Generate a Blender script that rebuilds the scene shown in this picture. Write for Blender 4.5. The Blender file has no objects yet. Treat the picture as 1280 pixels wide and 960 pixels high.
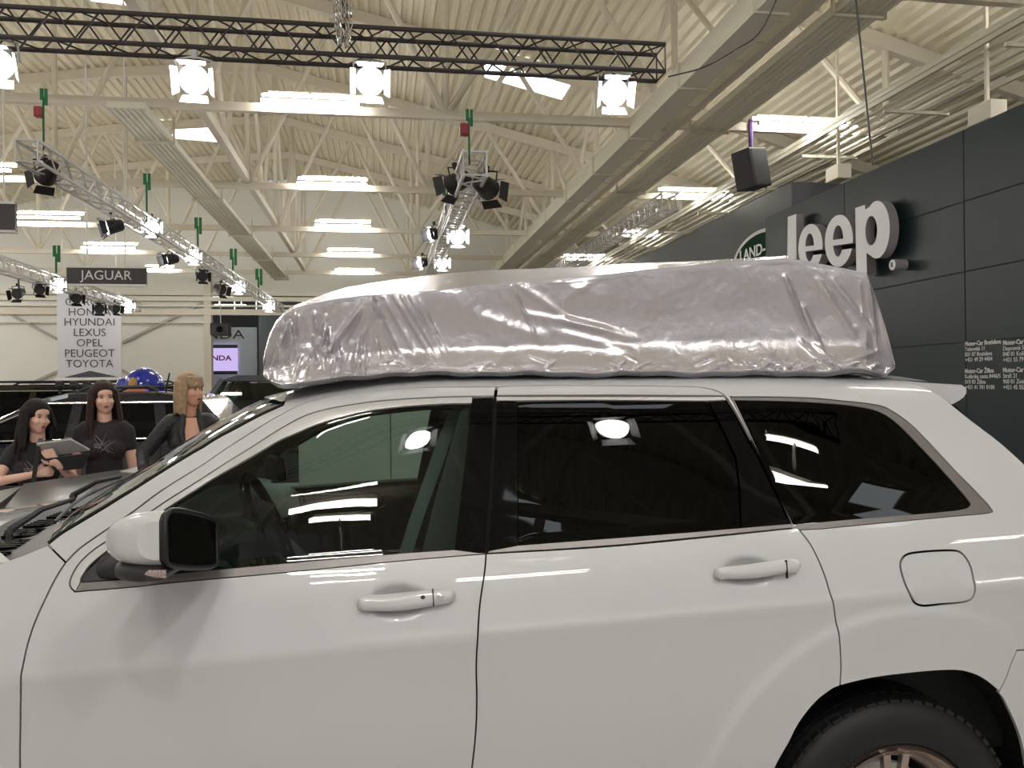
import bpy, bmesh, math, random
import numpy as np
from mathutils import Vector, Matrix, noise
from mathutils.geometry import delaunay_2d_cdt
random.seed(7)
S = bpy.context.scene
COL = S.collection
R = math.radians

# ------------------------------------------------------------ camera
F = 1050.0
PSI, PITCH, ROLL = R(8.93), math.atan(3.4/F), 0.010
EYE = Vector((0, 0, 1.68))
_f = Vector((math.sin(PSI)*math.cos(PITCH), math.cos(PSI)*math.cos(PITCH), math.sin(PITCH)))
_r0 = Vector((math.cos(PSI), -math.sin(PSI), 0))
_u0 = _r0.cross(_f)
CR = _r0*math.cos(ROLL) - _u0*math.sin(ROLL)
CU = _u0*math.cos(ROLL) + _r0*math.sin(ROLL)
cam_d = bpy.data.cameras.new('camera'); cam = bpy.data.objects.new('camera', cam_d); COL.objects.link(cam)
cam_d.sensor_width = 36; cam_d.lens = 36*F/1280; cam_d.clip_end = 300
m = Matrix.Identity(4)
for i in range(3):
    m[i][0] = CR[i]; m[i][1] = CU[i]; m[i][2] = -_f[i]; m[i][3] = EYE[i]
cam.matrix_world = m
S.camera = cam
S.view_settings.view_transform = 'Standard'; S.view_settings.look = 'None'
S.view_settings.gamma = 1; S.view_settings.use_curve_mapping = False
S.view_settings.exposure = 0.12
S.cycles.use_denoising = True
S.cycles.max_bounces = 8; S.cycles.transparent_max_bounces = 12
S.cycles.sample_clamp_indirect = 8.0
TUBE_L = 72.0; SPOT_L = 60.0; SKY_L = 3.5; SPOT_W = 55.0
W = bpy.data.worlds.new('world'); S.world = W; W.use_nodes = True
W.node_tree.nodes['Background'].inputs[0].default_value = (1.0, 0.97, 0.94, 1)
W.node_tree.nodes['Background'].inputs[1].default_value = 0.40

# ------------------------------------------------------------ measuring helpers (pixel of the 1280x960 photo -> point in the hall)
def ray(px, py): return (_f + CR*((px-640)/F) - CU*((py-480)/F))
def onY(px, py, Y): d = ray(px, py); return EYE + d*((Y-EYE.y)/d.y)
def onX(px, py, X): d = ray(px, py); return EYE + d*((X-EYE.x)/d.x)
def onZ(px, py, Z): d = ray(px, py); return EYE + d*((Z-EYE.z)/d.z)
def onD(px, py, D): return EYE + ray(px, py)*D

# ------------------------------------------------------------ materials
MATS = {}
def mat(name, col, rough=0.5, metal=0.0, var=0.0, vscale=6.0, bump=0.0, bscale=40.0, coat=0.0, emit=None, es=0.0, spec=0.5, sheen=0.0, sub=0.0):
    if name in MATS: return MATS[name]
    M = bpy.data.materials.new(name); M.use_nodes = True; nt = M.node_tree; b = nt.nodes['Principled BSDF']
    b.inputs['Base Color'].default_value = (*col, 1); b.inputs['Roughness'].default_value = rough
    b.inputs['Metallic'].default_value = metal; b.inputs['Specular IOR Level'].default_value = spec
    b.inputs['Coat Weight'].default_value = coat; b.inputs['Coat Roughness'].default_value = 0.02
    if sheen: b.inputs['Sheen Weight'].default_value = sheen
    if emit: b.inputs['Emission Color'].default_value = (*emit, 1); b.inputs['Emission Strength'].default_value = es
    if var or bump:
        tc = nt.nodes.new('ShaderNodeTexCoord')
    if var:
        n = nt.nodes.new('ShaderNodeTexNoise'); n.inputs['Scale'].default_value = vscale; n.inputs['Detail'].default_value = 5
        nt.links.new(tc.outputs['Object'], n.inputs['Vector'])
        mx = nt.nodes.new('ShaderNodeMix'); mx.data_type = 'RGBA'
        mx.inputs[6].default_value = (*[c*(1-var) for c in col], 1); mx.inputs[7].default_value = (*[min(1, c*(1+var)) for c in col], 1)
        nt.links.new(n.outputs['Fac'], mx.inputs[0]); nt.links.new(mx.outputs[2], b.inputs['Base Color'])
    if bump:
        n2 = nt.nodes.new('ShaderNodeTexNoise'); n2.inputs['Scale'].default_value = bscale; n2.inputs['Detail'].default_value = 4
        nt.links.new(tc.outputs['Object'], n2.inputs['Vector'])
        bp = nt.nodes.new('ShaderNodeBump'); bp.inputs['Strength'].default_value = bump; bp.inputs['Distance'].default_value = 0.02
        nt.links.new(n2.outputs['Fac'], bp.inputs['Height']); nt.links.new(bp.outputs[0], b.inputs['Normal'])
    MATS[name] = M
    return M
def glass(name, tint, ior=1.5, rough=0.0, gl=(1,1,1)):
    M = bpy.data.materials.new(name); M.use_nodes = True; nt = M.node_tree; nt.nodes.clear()
    o = nt.nodes.new('ShaderNodeOutputMaterial'); t = nt.nodes.new('ShaderNodeBsdfTransparent'); g = nt.nodes.new('ShaderNodeBsdfGlossy')
    t.inputs[0].default_value = (*tint, 1); g.inputs['Roughness'].default_value = rough; g.inputs[0].default_value = (*gl, 1)
    fr = nt.nodes.new('ShaderNodeFresnel'); fr.inputs[0].default_value = ior; mx = nt.nodes.new('ShaderNodeMixShader')
    nt.links.new(fr.outputs[0], mx.inputs[0]); nt.links.new(t.outputs[0], mx.inputs[1]); nt.links.new(g.outputs[0], mx.inputs[2])
    nt.links.new(mx.outputs[0], o.inputs[0]); MATS[name] = M
    return M
def emis(name, col, s):
    M = bpy.data.materials.new(name); M.use_nodes = True; nt = M.node_tree; nt.nodes.clear()
    o = nt.nodes.new('ShaderNodeOutputMaterial'); e = nt.nodes.new('ShaderNodeEmission')
    e.inputs[0].default_value = (*col, 1); e.inputs[1].default_value = s
    nt.links.new(e.outputs[0], o.inputs[0]); MATS[name] = M
    return M

cream = mat('cream_steel', (0.70, 0.65, 0.54), 0.55, var=0.06, vscale=1.5)
deckm = mat('cream_deck', (0.74, 0.685, 0.53), 0.5, var=0.08, vscale=0.6)
traym = mat('cream_tray', (0.76, 0.74, 0.62), 0.5, var=0.05, vscale=2)
floorm = mat('carpet_taupe', (0.50, 0.455, 0.435), 0.9, var=0.12, vscale=30, bump=0.3, bscale=400)
wallcream = mat('wall_cream', (0.80, 0.80, 0.75), 0.7, var=0.04, vscale=0.5)
wallgrey = mat('wall_grey', (0.30, 0.31, 0.31), 0.8, var=0.06, vscale=0.5)
dgrey = mat('panel_charcoal', (0.011, 0.023, 0.027), 0.42, var=0.12, vscale=0.8, spec=0.3)
dgrey2 = mat('panel_charcoal_warm', (0.042, 0.045, 0.044), 0.55, var=0.08, vscale=0.8)
seam = mat('seam_black', (0.006, 0.006, 0.007), 0.8)
white_l = mat('sign_white', (0.88, 0.90, 0.95), 0.45, var=0.02)
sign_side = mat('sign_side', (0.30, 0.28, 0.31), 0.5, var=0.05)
bannerm = mat('banner_white', (0.62, 0.63, 0.68), 0.7, var=0.02)
inkm = mat('ink_slate', (0.055, 0.06, 0.075), 0.6)
signdark = mat('sign_dark', (0.045, 0.042, 0.045), 0.5, var=0.05)
signlight = mat('sign_text', (0.75, 0.74, 0.72), 0.5)
chrome = mat('chrome', (0.75, 0.75, 0.75), 0.12, 1.0)
alu = mat('aluminium', (0.62, 0.62, 0.61), 0.4, 0.35, var=0.05)
blackm = mat('black_metal', (0.018, 0.017, 0.019), 0.42, var=0.2, vscale=8)
blackt = mat('truss_black', (0.030, 0.024, 0.024), 0.38, var=0.2, vscale=4)
green_s = mat('sling_green', (0.02, 0.16, 0.06), 0.8, var=0.15, vscale=20)
red_h = mat('hoist_red', (0.28, 0.03, 0.04), 0.5, var=0.1)
purple = mat('sling_purple', (0.10, 0.05, 0.16), 0.8, var=0.1)
tubem = emis('tube_light', (1.0, 0.965, 0.91), TUBE_L)
spotm = emis('spot_lens', (1.0, 0.98, 0.94), SPOT_L)
skym = emis('skylight_sky', (0.90, 0.97, 1.0), SKY_L*1.2)
paint = mat('paint_white', (0.565, 0.572, 0.585), 0.35, coat=1.0, var=0.008, vscale=3)
trimg = mat('trim_satin', (0.20, 0.185, 0.18), 0.38, 0.5, var=0.03)
trimb = mat('trim_bright', (0.66, 0.66, 0.66), 0.25, 0.35, var=0.02)  # same piece as the satin trim, colour lightened to carry the ceiling's reflection
gloss_b = mat('gloss_black', (0.002, 0.002, 0.0025), 0.03, spec=0.2)
plast = mat('black_plastic', (0.022, 0.021, 0.023), 0.5, var=0.1, vscale=20)
rubber = mat('rubber', (0.006, 0.006, 0.0065), 0.62, var=0.1, vscale=30)
rimm = mat('rim_alloy', (0.50, 0.42, 0.38), 0.28, 0.9, var=0.03)
glass_f = glass('glass_front', (0.52, 0.62, 0.565), 1.42)
glass_w = glass('glass_windshield', (0.58, 0.72, 0.68), 1.5)
glass_r = glass('glass_privacy', (0.010, 0.009, 0.010), 1.31)

# ------------------------------------------------------------ mesh helpers
class MB:
    def __init__(s): s.v = []; s.f = []; s.mi = []; s.cur = 0
    def add(s, vs, fs):
        o = len(s.v); s.v += [tuple(v) for v in vs]; s.f += [tuple(i+o for i in f) for f in fs]; s.mi += [s.cur]*len(fs)
    def box(s, c, d, M=None):
        c = Vector(c); hx, hy, hz = d[0]/2, d[1]/2, d[2]/2
        vs = [Vector((x, y, z)) for x in (-hx, hx) for y in (-hy, hy) for z in (-hz, hz)]
        if M is not None: vs = [M @ v for v in vs]
        s.add([c+v for v in vs], [(0,1,3,2),(4,6,7,5),(0,4,5,1),(2,3,7,6),(0,2,6,4),(1,5,7,3)])
    def bbox(s, a, b):
        s.box([(a[i]+b[i])/2 for i in range(3)], [abs(b[i]-a[i]) for i in range(3)])
    def beam(s, p0, p1, w, h, up=(0,0,1)):
        p0, p1 = Vector(p0), Vector(p1); d = (p1-p0).normalized(); u = Vector(up)
        if abs(d.dot(u)) > .98: u = Vector((1,0,0))
        a = d.cross(u).normalized(); b = a.cross(d).normalized()
        vs = [p + a*sa*w/2 + b*sb*h/2 for p in (p0, p1) for sa, sb in ((-1,-1),(1,-1),(1,1),(-1,1))]
        s.add(vs, [(0,3,2,1),(4,5,6,7),(0,1,5,4),(1,2,6,5),(2,3,7,6),(3,0,4,7)])
    def tube(s, pts, r, n=8, cap=True, closed=False):
        pts = [Vector(p) for p in pts]; k = len(pts); rs = r if isinstance(r, (list, tuple)) else [r]*k
        up = None; rings = []
        for i, p in enumerate(pts):
            if closed: d = pts[(i+1) % k] - pts[i-1]
            else: d = pts[min(i+1, k-1)] - pts[max(i-1, 0)]
            d.normalize()
            if up is None:
                up = Vector((0,0,1)) if abs(d.z) < .9 else Vector((1,0,0))
            a = d.cross(up).normalized(); up = a.cross(d).normalized()
            rings.append([p + (a*math.cos(2*math.pi*j/n) + up*math.sin(2*math.pi*j/n))*rs[i] for j in range(n)])
        vs = [v for g in rings for v in g]; fs = []
        for i in range(k if closed else k-1):
            for j in range(n):
                a0 = i*n+j; a1 = i*n+(j+1) % n; b0 = ((i+1) % k)*n+j; b1 = ((i+1) % k)*n+(j+1) % n
                fs.append((a0, a1, b1, b0))
        if cap and not closed: fs += [tuple(range(n))[::-1], tuple((k-1)*n+j for j in range(n))]
        s.add(vs, fs)
    def lathe(s, prof, c=(0,0,0), n=24, axis='z', M=None, cap=True):
        c = Vector(c); vs = []; k = len(prof)
        for r, h in prof:
            for j in range(n):
                a = 2*math.pi*j/n; x, y = r*math.cos(a), r*math.sin(a)
                v = Vector((x, y, h)) if axis == 'z' else (Vector((x, h, y)) if axis == 'y' else Vector((h, x, y)))
                if M is not None: v = M @ v
                vs.append(c+v)
        fs = [(i*n+j, i*n+(j+1) % n, (i+1)*n+(j+1) % n, (i+1)*n+j) for i in range(k-1) for j in range(n)]
        if cap: fs += [tuple(range(n))[::-1], tuple((k-1)*n+j for j in range(n))]
        s.add(vs, fs)
    def prism(s, poly, d):     # planar polygon (3-D points), extruded by vector d
        poly = [Vector(p) for p in poly]; d = Vector(d); n = len(poly)
        s.add(poly + [p+d for p in poly], [tuple(range(n))[::-1], tuple(range(n, 2*n))] + [(i, (i+1) % n, n+(i+1) % n, n+i) for i in range(n)])
    def grid(s, rows):
        n = len(rows[0]); s.add([p for r in rows for p in r], [(i*n+j, i*n+j+1, (i+1)*n+j+1, (i+1)*n+j) for i in range(len(rows)-1) for j in range(n-1)])
    def build(s, name, ma, parent=None, smooth=None, bevel=0, fixn=True):
        me = bpy.data.meshes.new(name); me.from_pydata(s.v, [], s.f)
        ml = ma if isinstance(ma, (list, tuple)) else [ma]
        for q in ml: me.materials.append(q)
        if len(ml) > 1: me.polygons.foreach_set('material_index', s.mi)
        me.update()
        if fixn:
            bm = bmesh.new(); bm.from_mesh(me); bmesh.ops.recalc_face_normals(bm, faces=bm.faces); bm.to_mesh(me); bm.free()
        if smooth: me.shade_smooth(); me.set_sharp_from_angle(angle=R(smooth))
        o = bpy.data.objects.new(name, me); COL.objects.link(o)
        if parent is not None:
            o.parent = parent; o.matrix_parent_inverse = world_inv(parent)
        if bevel:
            b = o.modifiers.new('bevel', 'BEVEL'); b.width = bevel; b.segments = 2; b.limit_method = 'ANGLE'
        return o
def world_mat(o):
    M = o.matrix_basis.copy() if o.parent is None else world_mat(o.parent) @ o.matrix_parent_inverse @ o.matrix_basis
    return M
def adopt(o, p):
    o.parent = p; o.matrix_parent_inverse = world_inv(p)
def world_inv(o): return world_mat(o).inverted()
def tag(o, label=None, cat=None, group=None, kind=None):
    if label: o['label'] = label
    if cat: o['category'] = cat
    if group: o['group'] = group
    if kind: o['kind'] = kind
    return o
def empty(name, loc, label, cat, group=None, rz=0):
    o = bpy.data.objects.new(name, None); COL.objects.link(o); o.location = loc; o.rotation_euler = (0, 0, rz)
    o.empty_display_size = .1
    return tag(o, label, cat, group)
def struct(o): o['kind'] = 'structure'; return o
def copy_tree(o, parent=None):
    c = o.copy(); COL.objects.link(c)
    if parent is not None: c.parent = parent
    for ch in list(o.children): copy_tree(ch, c)
    return c
def text_mesh(name, txt, size, origin, xdir, updir, ma, parent, off=0.0, ext=0.004, align='CENTER', sx=1.0, space=1.0):
    cu = bpy.data.curves.new(name, 'FONT'); cu.body = txt; cu.size = size; cu.extrude = ext; cu.offset = off
    cu.align_x = align; cu.space_character = space; cu.resolution_u = 3
    tmp = bpy.data.objects.new(name+'_tmp', cu); COL.objects.link(tmp)
    bpy.context.view_layer.update()
    dg = bpy.context.evaluated_depsgraph_get()
    me = bpy.data.meshes.new_from_object(tmp.evaluated_get(dg)); bpy.data.objects.remove(tmp)
    X = Vector(xdir).normalized(); U = Vector(updir).normalized(); N = X.cross(U)
    M = Matrix.Identity(4)
    for i in range(3): M[i][0] = X[i]*sx; M[i][1] = U[i]; M[i][2] = N[i]; M[i][3] = origin[i]
    me.transform(M); me.materials.clear(); me.materials.append(ma)
    o = bpy.data.objects.new(name, me); COL.objects.link(o)
    if parent is not None: o.parent = parent; o.matrix_parent_inverse = world_inv(parent)
    return o
def shape_mesh(name, loops, to3d, depth, ma, parent, side=None, bevel=0.0):
    """filled 2-D outlines (with holes) -> solid; to3d(u,v,w)"""
    cu = bpy.data.curves.new(name, 'CURVE'); cu.dimensions = '2D'; cu.fill_mode = 'BOTH'
    for lp in loops:
        sp = cu.splines.new('POLY'); sp.points.add(len(lp)-1); sp.use_cyclic_u = True
        for p, q in zip(sp.points, lp): p.co = (q[0], q[1], 0, 1)
    cu.extrude = depth/2; cu.bevel_depth = bevel
    tmp = bpy.data.objects.new(name+'_tmp', cu); COL.objects.link(tmp); bpy.context.view_layer.update()
    dg = bpy.context.evaluated_depsgraph_get()
    me = bpy.data.meshes.new_from_object(tmp.evaluated_get(dg)); bpy.data.objects.remove(tmp)
    me.materials.clear(); me.materials.append(ma)
    if side is not None:
        me.materials.append(side)
        for p in me.polygons: p.material_index = 0 if abs(p.normal.z) > .5 else 1
    for v in me.vertices: v.co = to3d(v.co.x, v.co.y, v.co.z)
    me.update()
    bm = bmesh.new(); bm.from_mesh(me); bmesh.ops.recalc_face_normals(bm, faces=bm.faces); bm.to_mesh(me); bm.free()
    o = bpy.data.objects.new(name, me); COL.objects.link(o)
    if parent is not None: o.parent = parent; o.matrix_parent_inverse = world_inv(parent)
    return o
def catmull(pts, seg=6, closed=False):
    n = len(pts); out = []
    P = [Vector(p) for p in pts]
    for i in range(n if closed else n-1):
        p0 = P[i-1] if (closed or i > 0) else P[0]*2-P[1]
        p1, p2 = P[i], P[(i+1) % n]
        p3 = P[(i+2) % n] if (closed or i+2 < n) else P[-1]*2-P[-2]
        for k in range(seg):
            t = k/seg
            out.append(0.5*((2*p1)+(p2-p0)*t+(2*p0-5*p1+4*p2-p3)*t*t+(3*p1-p0-3*p2+p3)*t**3))
    if not closed: out.append(P[-1])
    return out
def lerp_tab(tab, x):
    if x <= tab[0][0]: return tab[0][1]
    for (a, b), (c, d) in zip(tab, tab[1:]):
        if x <= c: return b + (d-b)*(x-a)/(c-a)
    return tab[-1][1]
def smooth(a, b, x):
    t = max(0, min(1, (x-a)/(b-a))); return t*t*(3-2*t)
# ------------------------------------------------------------ hall shell
HZ = 1.68
ROOF = [(-27, 7.4), (-16, 9.8), (-9, 10.75), (-4, 11.2), (3, 9.6), (10.5, 7.8), (13, 7.1), (20, 5.3)]
def roofz(x): return lerp_tab(ROOF, x) + HZ
TY = [4.6, 10.8, 16.98, 23.5, 29.7, 35.4, 40.75]          # main trusses, by distance
TYB = [-8.0, -5.4, -1.2]
YB = 45.5
mb = MB(); mb.bbox((-28, -16, -.1), (21, 62, 0)); struct(mb.build('floor', floorm))
mb = MB()
xs = []; x = -27.0; k = 0
while x < 20:
    xs.append((x, 0 if k % 4 in (0, 1) else .075)); x += (.10 if k % 2 == 0 else .045); k += 1
rows = []
for Y in (-14, -1.7, 4.6, 16.98, 29.7, 40.75, YB+.5):
    rows.append([Vector((a, Y, roofz(a)+h)) for a, h in xs])
mb.grid(rows)
deck = struct(mb.build('ceiling', deckm, fixn=False))
# opening position in the back wall
XO = onY(265, 400, YB).x
mb = MB(); mb.bbox((-28, YB, 0), (XO, YB+.25, 12.5)); wb = struct(mb.build('wall_back', wallcream))
ztop = onY(400, 371, YB).z
mb = MB(); mb.bbox((XO, YB, ztop), (9.0, YB+.25, 12.5)); mb.bbox((9.0, YB, 0), (20, YB+.25, 10.5)); struct(mb.build('wall_back_upper', wallcream))
mb = MB(); mb.bbox((-28, 62, 0), (21, 62.2, 9)); struct(mb.build('wall_far', wallgrey))
mb = MB(); mb.bbox((-28, YB+.3, 8.2), (21, 62, 8.3)); struct(mb.build('ceiling_far_hall', wallgrey))
mb = MB(); mb.bbox((-28.2, -14, 0), (-28, YB, 9)); struct(mb.build('wall_left', wallcream))
mb = MB(); mb.bbox((20, -14, 0), (20.2, YB, 6.8)); struct(mb.build('wall_right_outer', wallgrey))
# wall pilaster and its cross bracing
mb = MB(); mb.bbox((XO-.35, YB-.25, 0), (XO, YB-.01, 8.5)); struct(mb.build('trim_1', cream))
k = 2
for a, b in (((490/3.2, 230+635/3.2), (835/3.2, 230+465/3.2)), ((0, 230+500/3.2), (228/3.2, 230+620/3.2)), ((120/3.2, 230+800/3.2), (240/3.2, 230+745/3.2)), ((487/3.2, 230+745/3.2), (560/3.2, 230+790/3.2))):
    mb = MB(); mb.beam(onY(*a, YB-.12), onY(*b, YB-.12), .12, .2, (0,1,0)); struct(mb.build('trim_%d' % k, mat('brace_taupe', (.42, .40, .35), .6))); k += 1
# horizontal girts and pipes on the back wall
for yy, h, mm in ((366, .12, cream), (372, .22, traym), (381, .10, traym), (389, .3, cream), (403, .06, cream)):
    a = onY(-40, yy, YB-.2); mb = MB(); mb.bbox((-26, YB-.3, a.z-h/2), (9 if yy < 395 else XO, YB-.05, a.z+h/2)); struct(mb.build('trim_%d' % k, mm)); k += 1

# ------------------------------------------------------------ roof trusses
ZC = 5.5 + HZ
names = {0: 'overhead in front of the camera', 1: 'just above the black lighting truss', 2: 'carrying the nearest tube lights', 3: 'second of the five in view',
         4: 'third of the five in view', 5: 'fourth of the five in view', 6: 'closest to the back wall'}
nodes = [1.37+4.85*i for i in range(-6, 3)]
def truss(Y, label, endx=11.3):
    t = empty('roof_truss', (0, Y, ZC), label, 'roof truss', 'cream steel roof trusses')
    mb = MB(); mb.beam((-26, Y, ZC), (endx, Y, ZC), .14, .17); mb.build('bottom_chord', cream, t)
    mb = MB()
    R2 = [r for r in ROOF]
    for (a, _), (b, _) in zip(R2, R2[1:]):
        mb.beam((a, Y, roofz(a)-.17), (b, Y, roofz(b)-.17), .2, .32)
    mb.build('rafter', cream, t)
    for i, xn in enumerate(nodes):
        mb = MB(); mb.tube([(xn, Y, ZC), (xn, Y, roofz(xn)-.2)], .075, 8); mb.build('post', cream, t, smooth=40)
        for dx in (-2.42, 2.42):
            xt = xn+dx
            if xt > 12: continue
            mb = MB(); mb.tube([(xn, Y, ZC), (xt, Y, roofz(xt)-.2)], .075, 8); mb.build('brace', cream, t, smooth=40)
    mb = MB(); mb.tube([(11.07, Y, ZC), (11.07, Y, roofz(11.07)-.2)], .06, 8); mb.build('post', cream, t, smooth=40)
    return t
for i, Y in enumerate(TY):
    if i < 2: continue
    truss(Y, 'cream roof truss with slanting braces, ' + names[i])
for Y, n in zip(TYB+TY[:2], ('far behind the camera', 'behind the camera in the middle', 'just behind the camera', names[0], names[1])):
    truss(Y, 'cream roof truss with slanting braces, ' + n)

# lengthwise lattice girders between the trusses
def longgirder(X, label, y0=4.6, y1=40.75):
    t = empty('lattice_girder', (X, y0, ZC), label, 'girder', 'lengthwise cream girders')
    mb = MB(); mb.beam((X, y0, ZC+.16), (X, y1, ZC+.16), .16, .2); mb.build('bottom_chord', cream, t)
    ys = [y for y in TY if y0-.1 <= y <= y1+.1]
    for a, b in zip(ys, ys[1:]):
        mid = (a+b)/2
        for q in (a, b):
            mb = MB(); mb.tube([(X, mid, ZC+.16), (X, q, roofz(X)-.3)], .06, 8); mb.build('brace', cream, t, smooth=40)
    return t
longgirder(-3.48, 'lengthwise cream girder under the roof ridge, left of the middle', 10.8)
longgirder(6.22, 'lengthwise cream girder beside the large box duct', 10.8)

# ducts and trays running down the hall
def strip(name, label, cat, p, q, w, h, ma, y0, y1, ribs=6, hang=True):
    """tray whose underside passes through pixels p and q (left and right edges) at truss level"""
    a = p; b = q
    t = empty(name, ((a+b)/2, y0, ZC-.25), label, cat)
    mb = MB(); mb.bbox((a, y0, ZC-.22), (b, y1, ZC-.22+h))
    for i in range(ribs+1):
        xx = a+(b-a)*i/ribs; mb.bbox((xx-.012, y0, ZC-.245), (xx+.012, y1, ZC-.22))
    mb.build('tray', ma, t)
    y = y0+2
    while y < y1:
        mb = MB(); mb.bbox((a-.05, y, ZC-.30), (b+.05, y+.06, ZC-.26)); mb.bbox((a-.07, y, ZC-.3), (a-.03, y+.06, ZC+.3)); mb.bbox((b+.03, y, ZC-.3), (b+.07, y+.06, ZC+.3)); mb.build('hanger', cream, t); y += 5.5
    return t
def xat(px, py, z): return onZ(px, py, z).x
strip('cable_tray', 'wide ribbed pale tray crossing the upper left trusses towards the back wall', 'cable tray', xat(125,125,ZC-.22), xat(172,125,ZC-.22), 1, .12, traym, 16.6, 42)
strip('cable_tray', 'wide ribbed pale tray running down the hall right of the box duct', 'cable tray', xat(866,162,ZC-.22), xat(908,162,ZC-.22), 1, .12, traym, 9, 43)
# box duct
xa, xb = xat(834, 125, ZC-.3), xat(866, 125, ZC-.3)
t = empty('air_duct', (xa, 9, ZC), 'large smooth cream box duct slanting down to the middle of the picture', 'air duct')
mb = MB(); mb.bbox((xa, 6, ZC-.3), (xb, 43, ZC+.1)); mb.build('duct', traym, t)
for y in range(8, 43, 3): mb = MB(); mb.bbox((xa-.03, y, ZC-.33), (xb+.03, y+.05, ZC+.13)); mb.build('flange', cream, t)
# ladder tray
xl = xat(879, 125, ZC-.24)
t = empty('ladder_tray', (xl, 9, ZC), 'narrow open ladder tray with wire rungs beside the box duct', 'cable tray')
mb = MB(); mb.bbox((xl, 6, ZC-.24), (xl+.18, 43, ZC-.10)); mb.build('rail', cream, t)
y = 7.0
while y < 43:
    mb = MB(); mb.tube([(xb+.04, y, ZC+.05), (xb+.04, y, ZC-.2), (xl+.02, y, ZC-.2)], .012, 5); mb.build('rung', alu, t); y += .75
# pipe bundle near the right wall
X0 = 9.2
t = empty('pipe_run', (X0, 9, ZC), 'bundle of cream pipes and channels above the dark stand wall', 'pipes')
for i, (dx, dz, r) in enumerate(((0, .12, .07), (.25, .0, .04), (.40, -.05, .04), (.58, -.1, .05), (.78, -.15, .04), (.95, -.12, .06))):
    mb = MB(); mb.tube([(X0+dx, 4, ZC+dz-.3), (X0+dx, 43, ZC+dz-.3)], r, 8); mb.build('pipe', cream if i % 2 else traym, t, smooth=40)
mb = MB(); mb.bbox((X0-.1, 4, ZC-.36), (X0-.04, 43, ZC-.28)); mb.bbox((X0+1.1, 4, ZC-.55), (X0+1.14, 43, ZC-.47)); mb.build('channel', cream, t)
y = 8.0
while y < 42:
    mb = MB(); mb.bbox((X0-.1, y, ZC-.58), (X0+1.2, y+.05, ZC-.52)); mb.build('bracket', cream, t); y += 3
# stiff slanting end struts of the trusses to the side (dark)
# skylights in the roof
def onroof(px, py):
    d = ray(px, py); s = 5.0
    while s < 80:
        p = EYE+d*s
        if p.z > roofz(p.x)-.05: break
        s += .02
    return p
def skylight(pts, label):
    P = [onroof(*p) for p in pts]
    x0, x1 = min(p.x for p in P), max(p.x for p in P); y0, y1 = min(p.y for p in P), max(p.y for p in P)
    return skyrect(x0, x1, y0, y1, label, [(p.x, p.y) for p in P])
def skyrect(x0, x1, y0, y1, label, quad=None):
    cs = quad or [(x0, y0), (x1, y0), (x1, y1), (x0, y1)]
    t = empty('skylight', ((x0+x1)/2, (y0+y1)/2, roofz((x0+x1)/2)), label, 'skylight', 'roof skylights')
    mb = MB(); mb.add([Vector((x, y, roofz(x)-.03)) for x, y in cs], [(0,1,2,3)]); mb.build('pane', skym, t)
    mb = MB()
    for a, b in zip(cs, cs[1:]+cs[:1]):
        mb.beam((*a, roofz(a[0])-.03), (*b, roofz(b[0])-.03), .08, .08)
    mb.build('frame', cream, t)
skylight([(603, 60), (722, 95), (703, 125), (604, 96)], 'large white skylight behind the black truss, upper middle')
skylight([(196, 152), (266, 158), (276, 178), (206, 172)], 'smaller white skylight between the rafters, upper left')
skylight([(105, -14), (150, -10), (163, 7), (112, 1)], 'skylight cut by the top edge of the picture, left')
for i, (a, b, c, d) in enumerate(((2.3, 4.9, -4.8, -3.9), (2.3, 3.6, -11.2, -10.3), (8.7, 9.8, -7.4, -6.2), (-9, -7.4, 5, 9), (2.2, 3.8, 4, 8), (-17, -15.4, 6, 10))):
    skyrect(a, b, c, d, ('skylight over the aisle behind the camera, ' + ('narrow one', 'small farther one', 'right side')[i]) if i < 3 else 'skylight overhead above the white car, ' + ('left side', 'middle', 'far left')[i-3])

# ------------------------------------------------------------ tube lights
def tube_fixture():
    t = empty('tube_light', (0, 0, 0), 'x', 'ceiling light')
    mb = MB(); mb.box((0, -.16, .03), (2.2, .05, .04)); mb.box((.12, .16, .25), (2.2, .05, .04)); mb.box((0, 0, .15), (.06, .36, .04)); mb.build('batten', cream, t)
    for s, dz in ((-.16, -.02), (.16, .19)):
        mb = MB(); mb.tube([(-1.1, s, dz), (1.1, s, dz)], .034, 8); mb.build('tube', tubem, t)
        for q_ in (-1.14, 1.1): mb = MB(); mb.tube([(q_, s, dz), (q_+.04, s, dz)], .036, 8); mb.build('end_cap', cream, t)
    return t
proto = tube_fixture(); first = [True]
SXB = {'just behind the camera': .36, 'middle, nearer of two': .56, 'middle, farther of two': .40, 'right, above the aisle': .35}
def place_tube(loc, label, sx=1.0):
    o = proto if first[0] else copy_tree(proto); first[0] = False
    o.location = loc; o.scale = (sx, 1, 1); tag(o, label, 'ceiling light', 'twin tube lights'); return o
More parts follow.
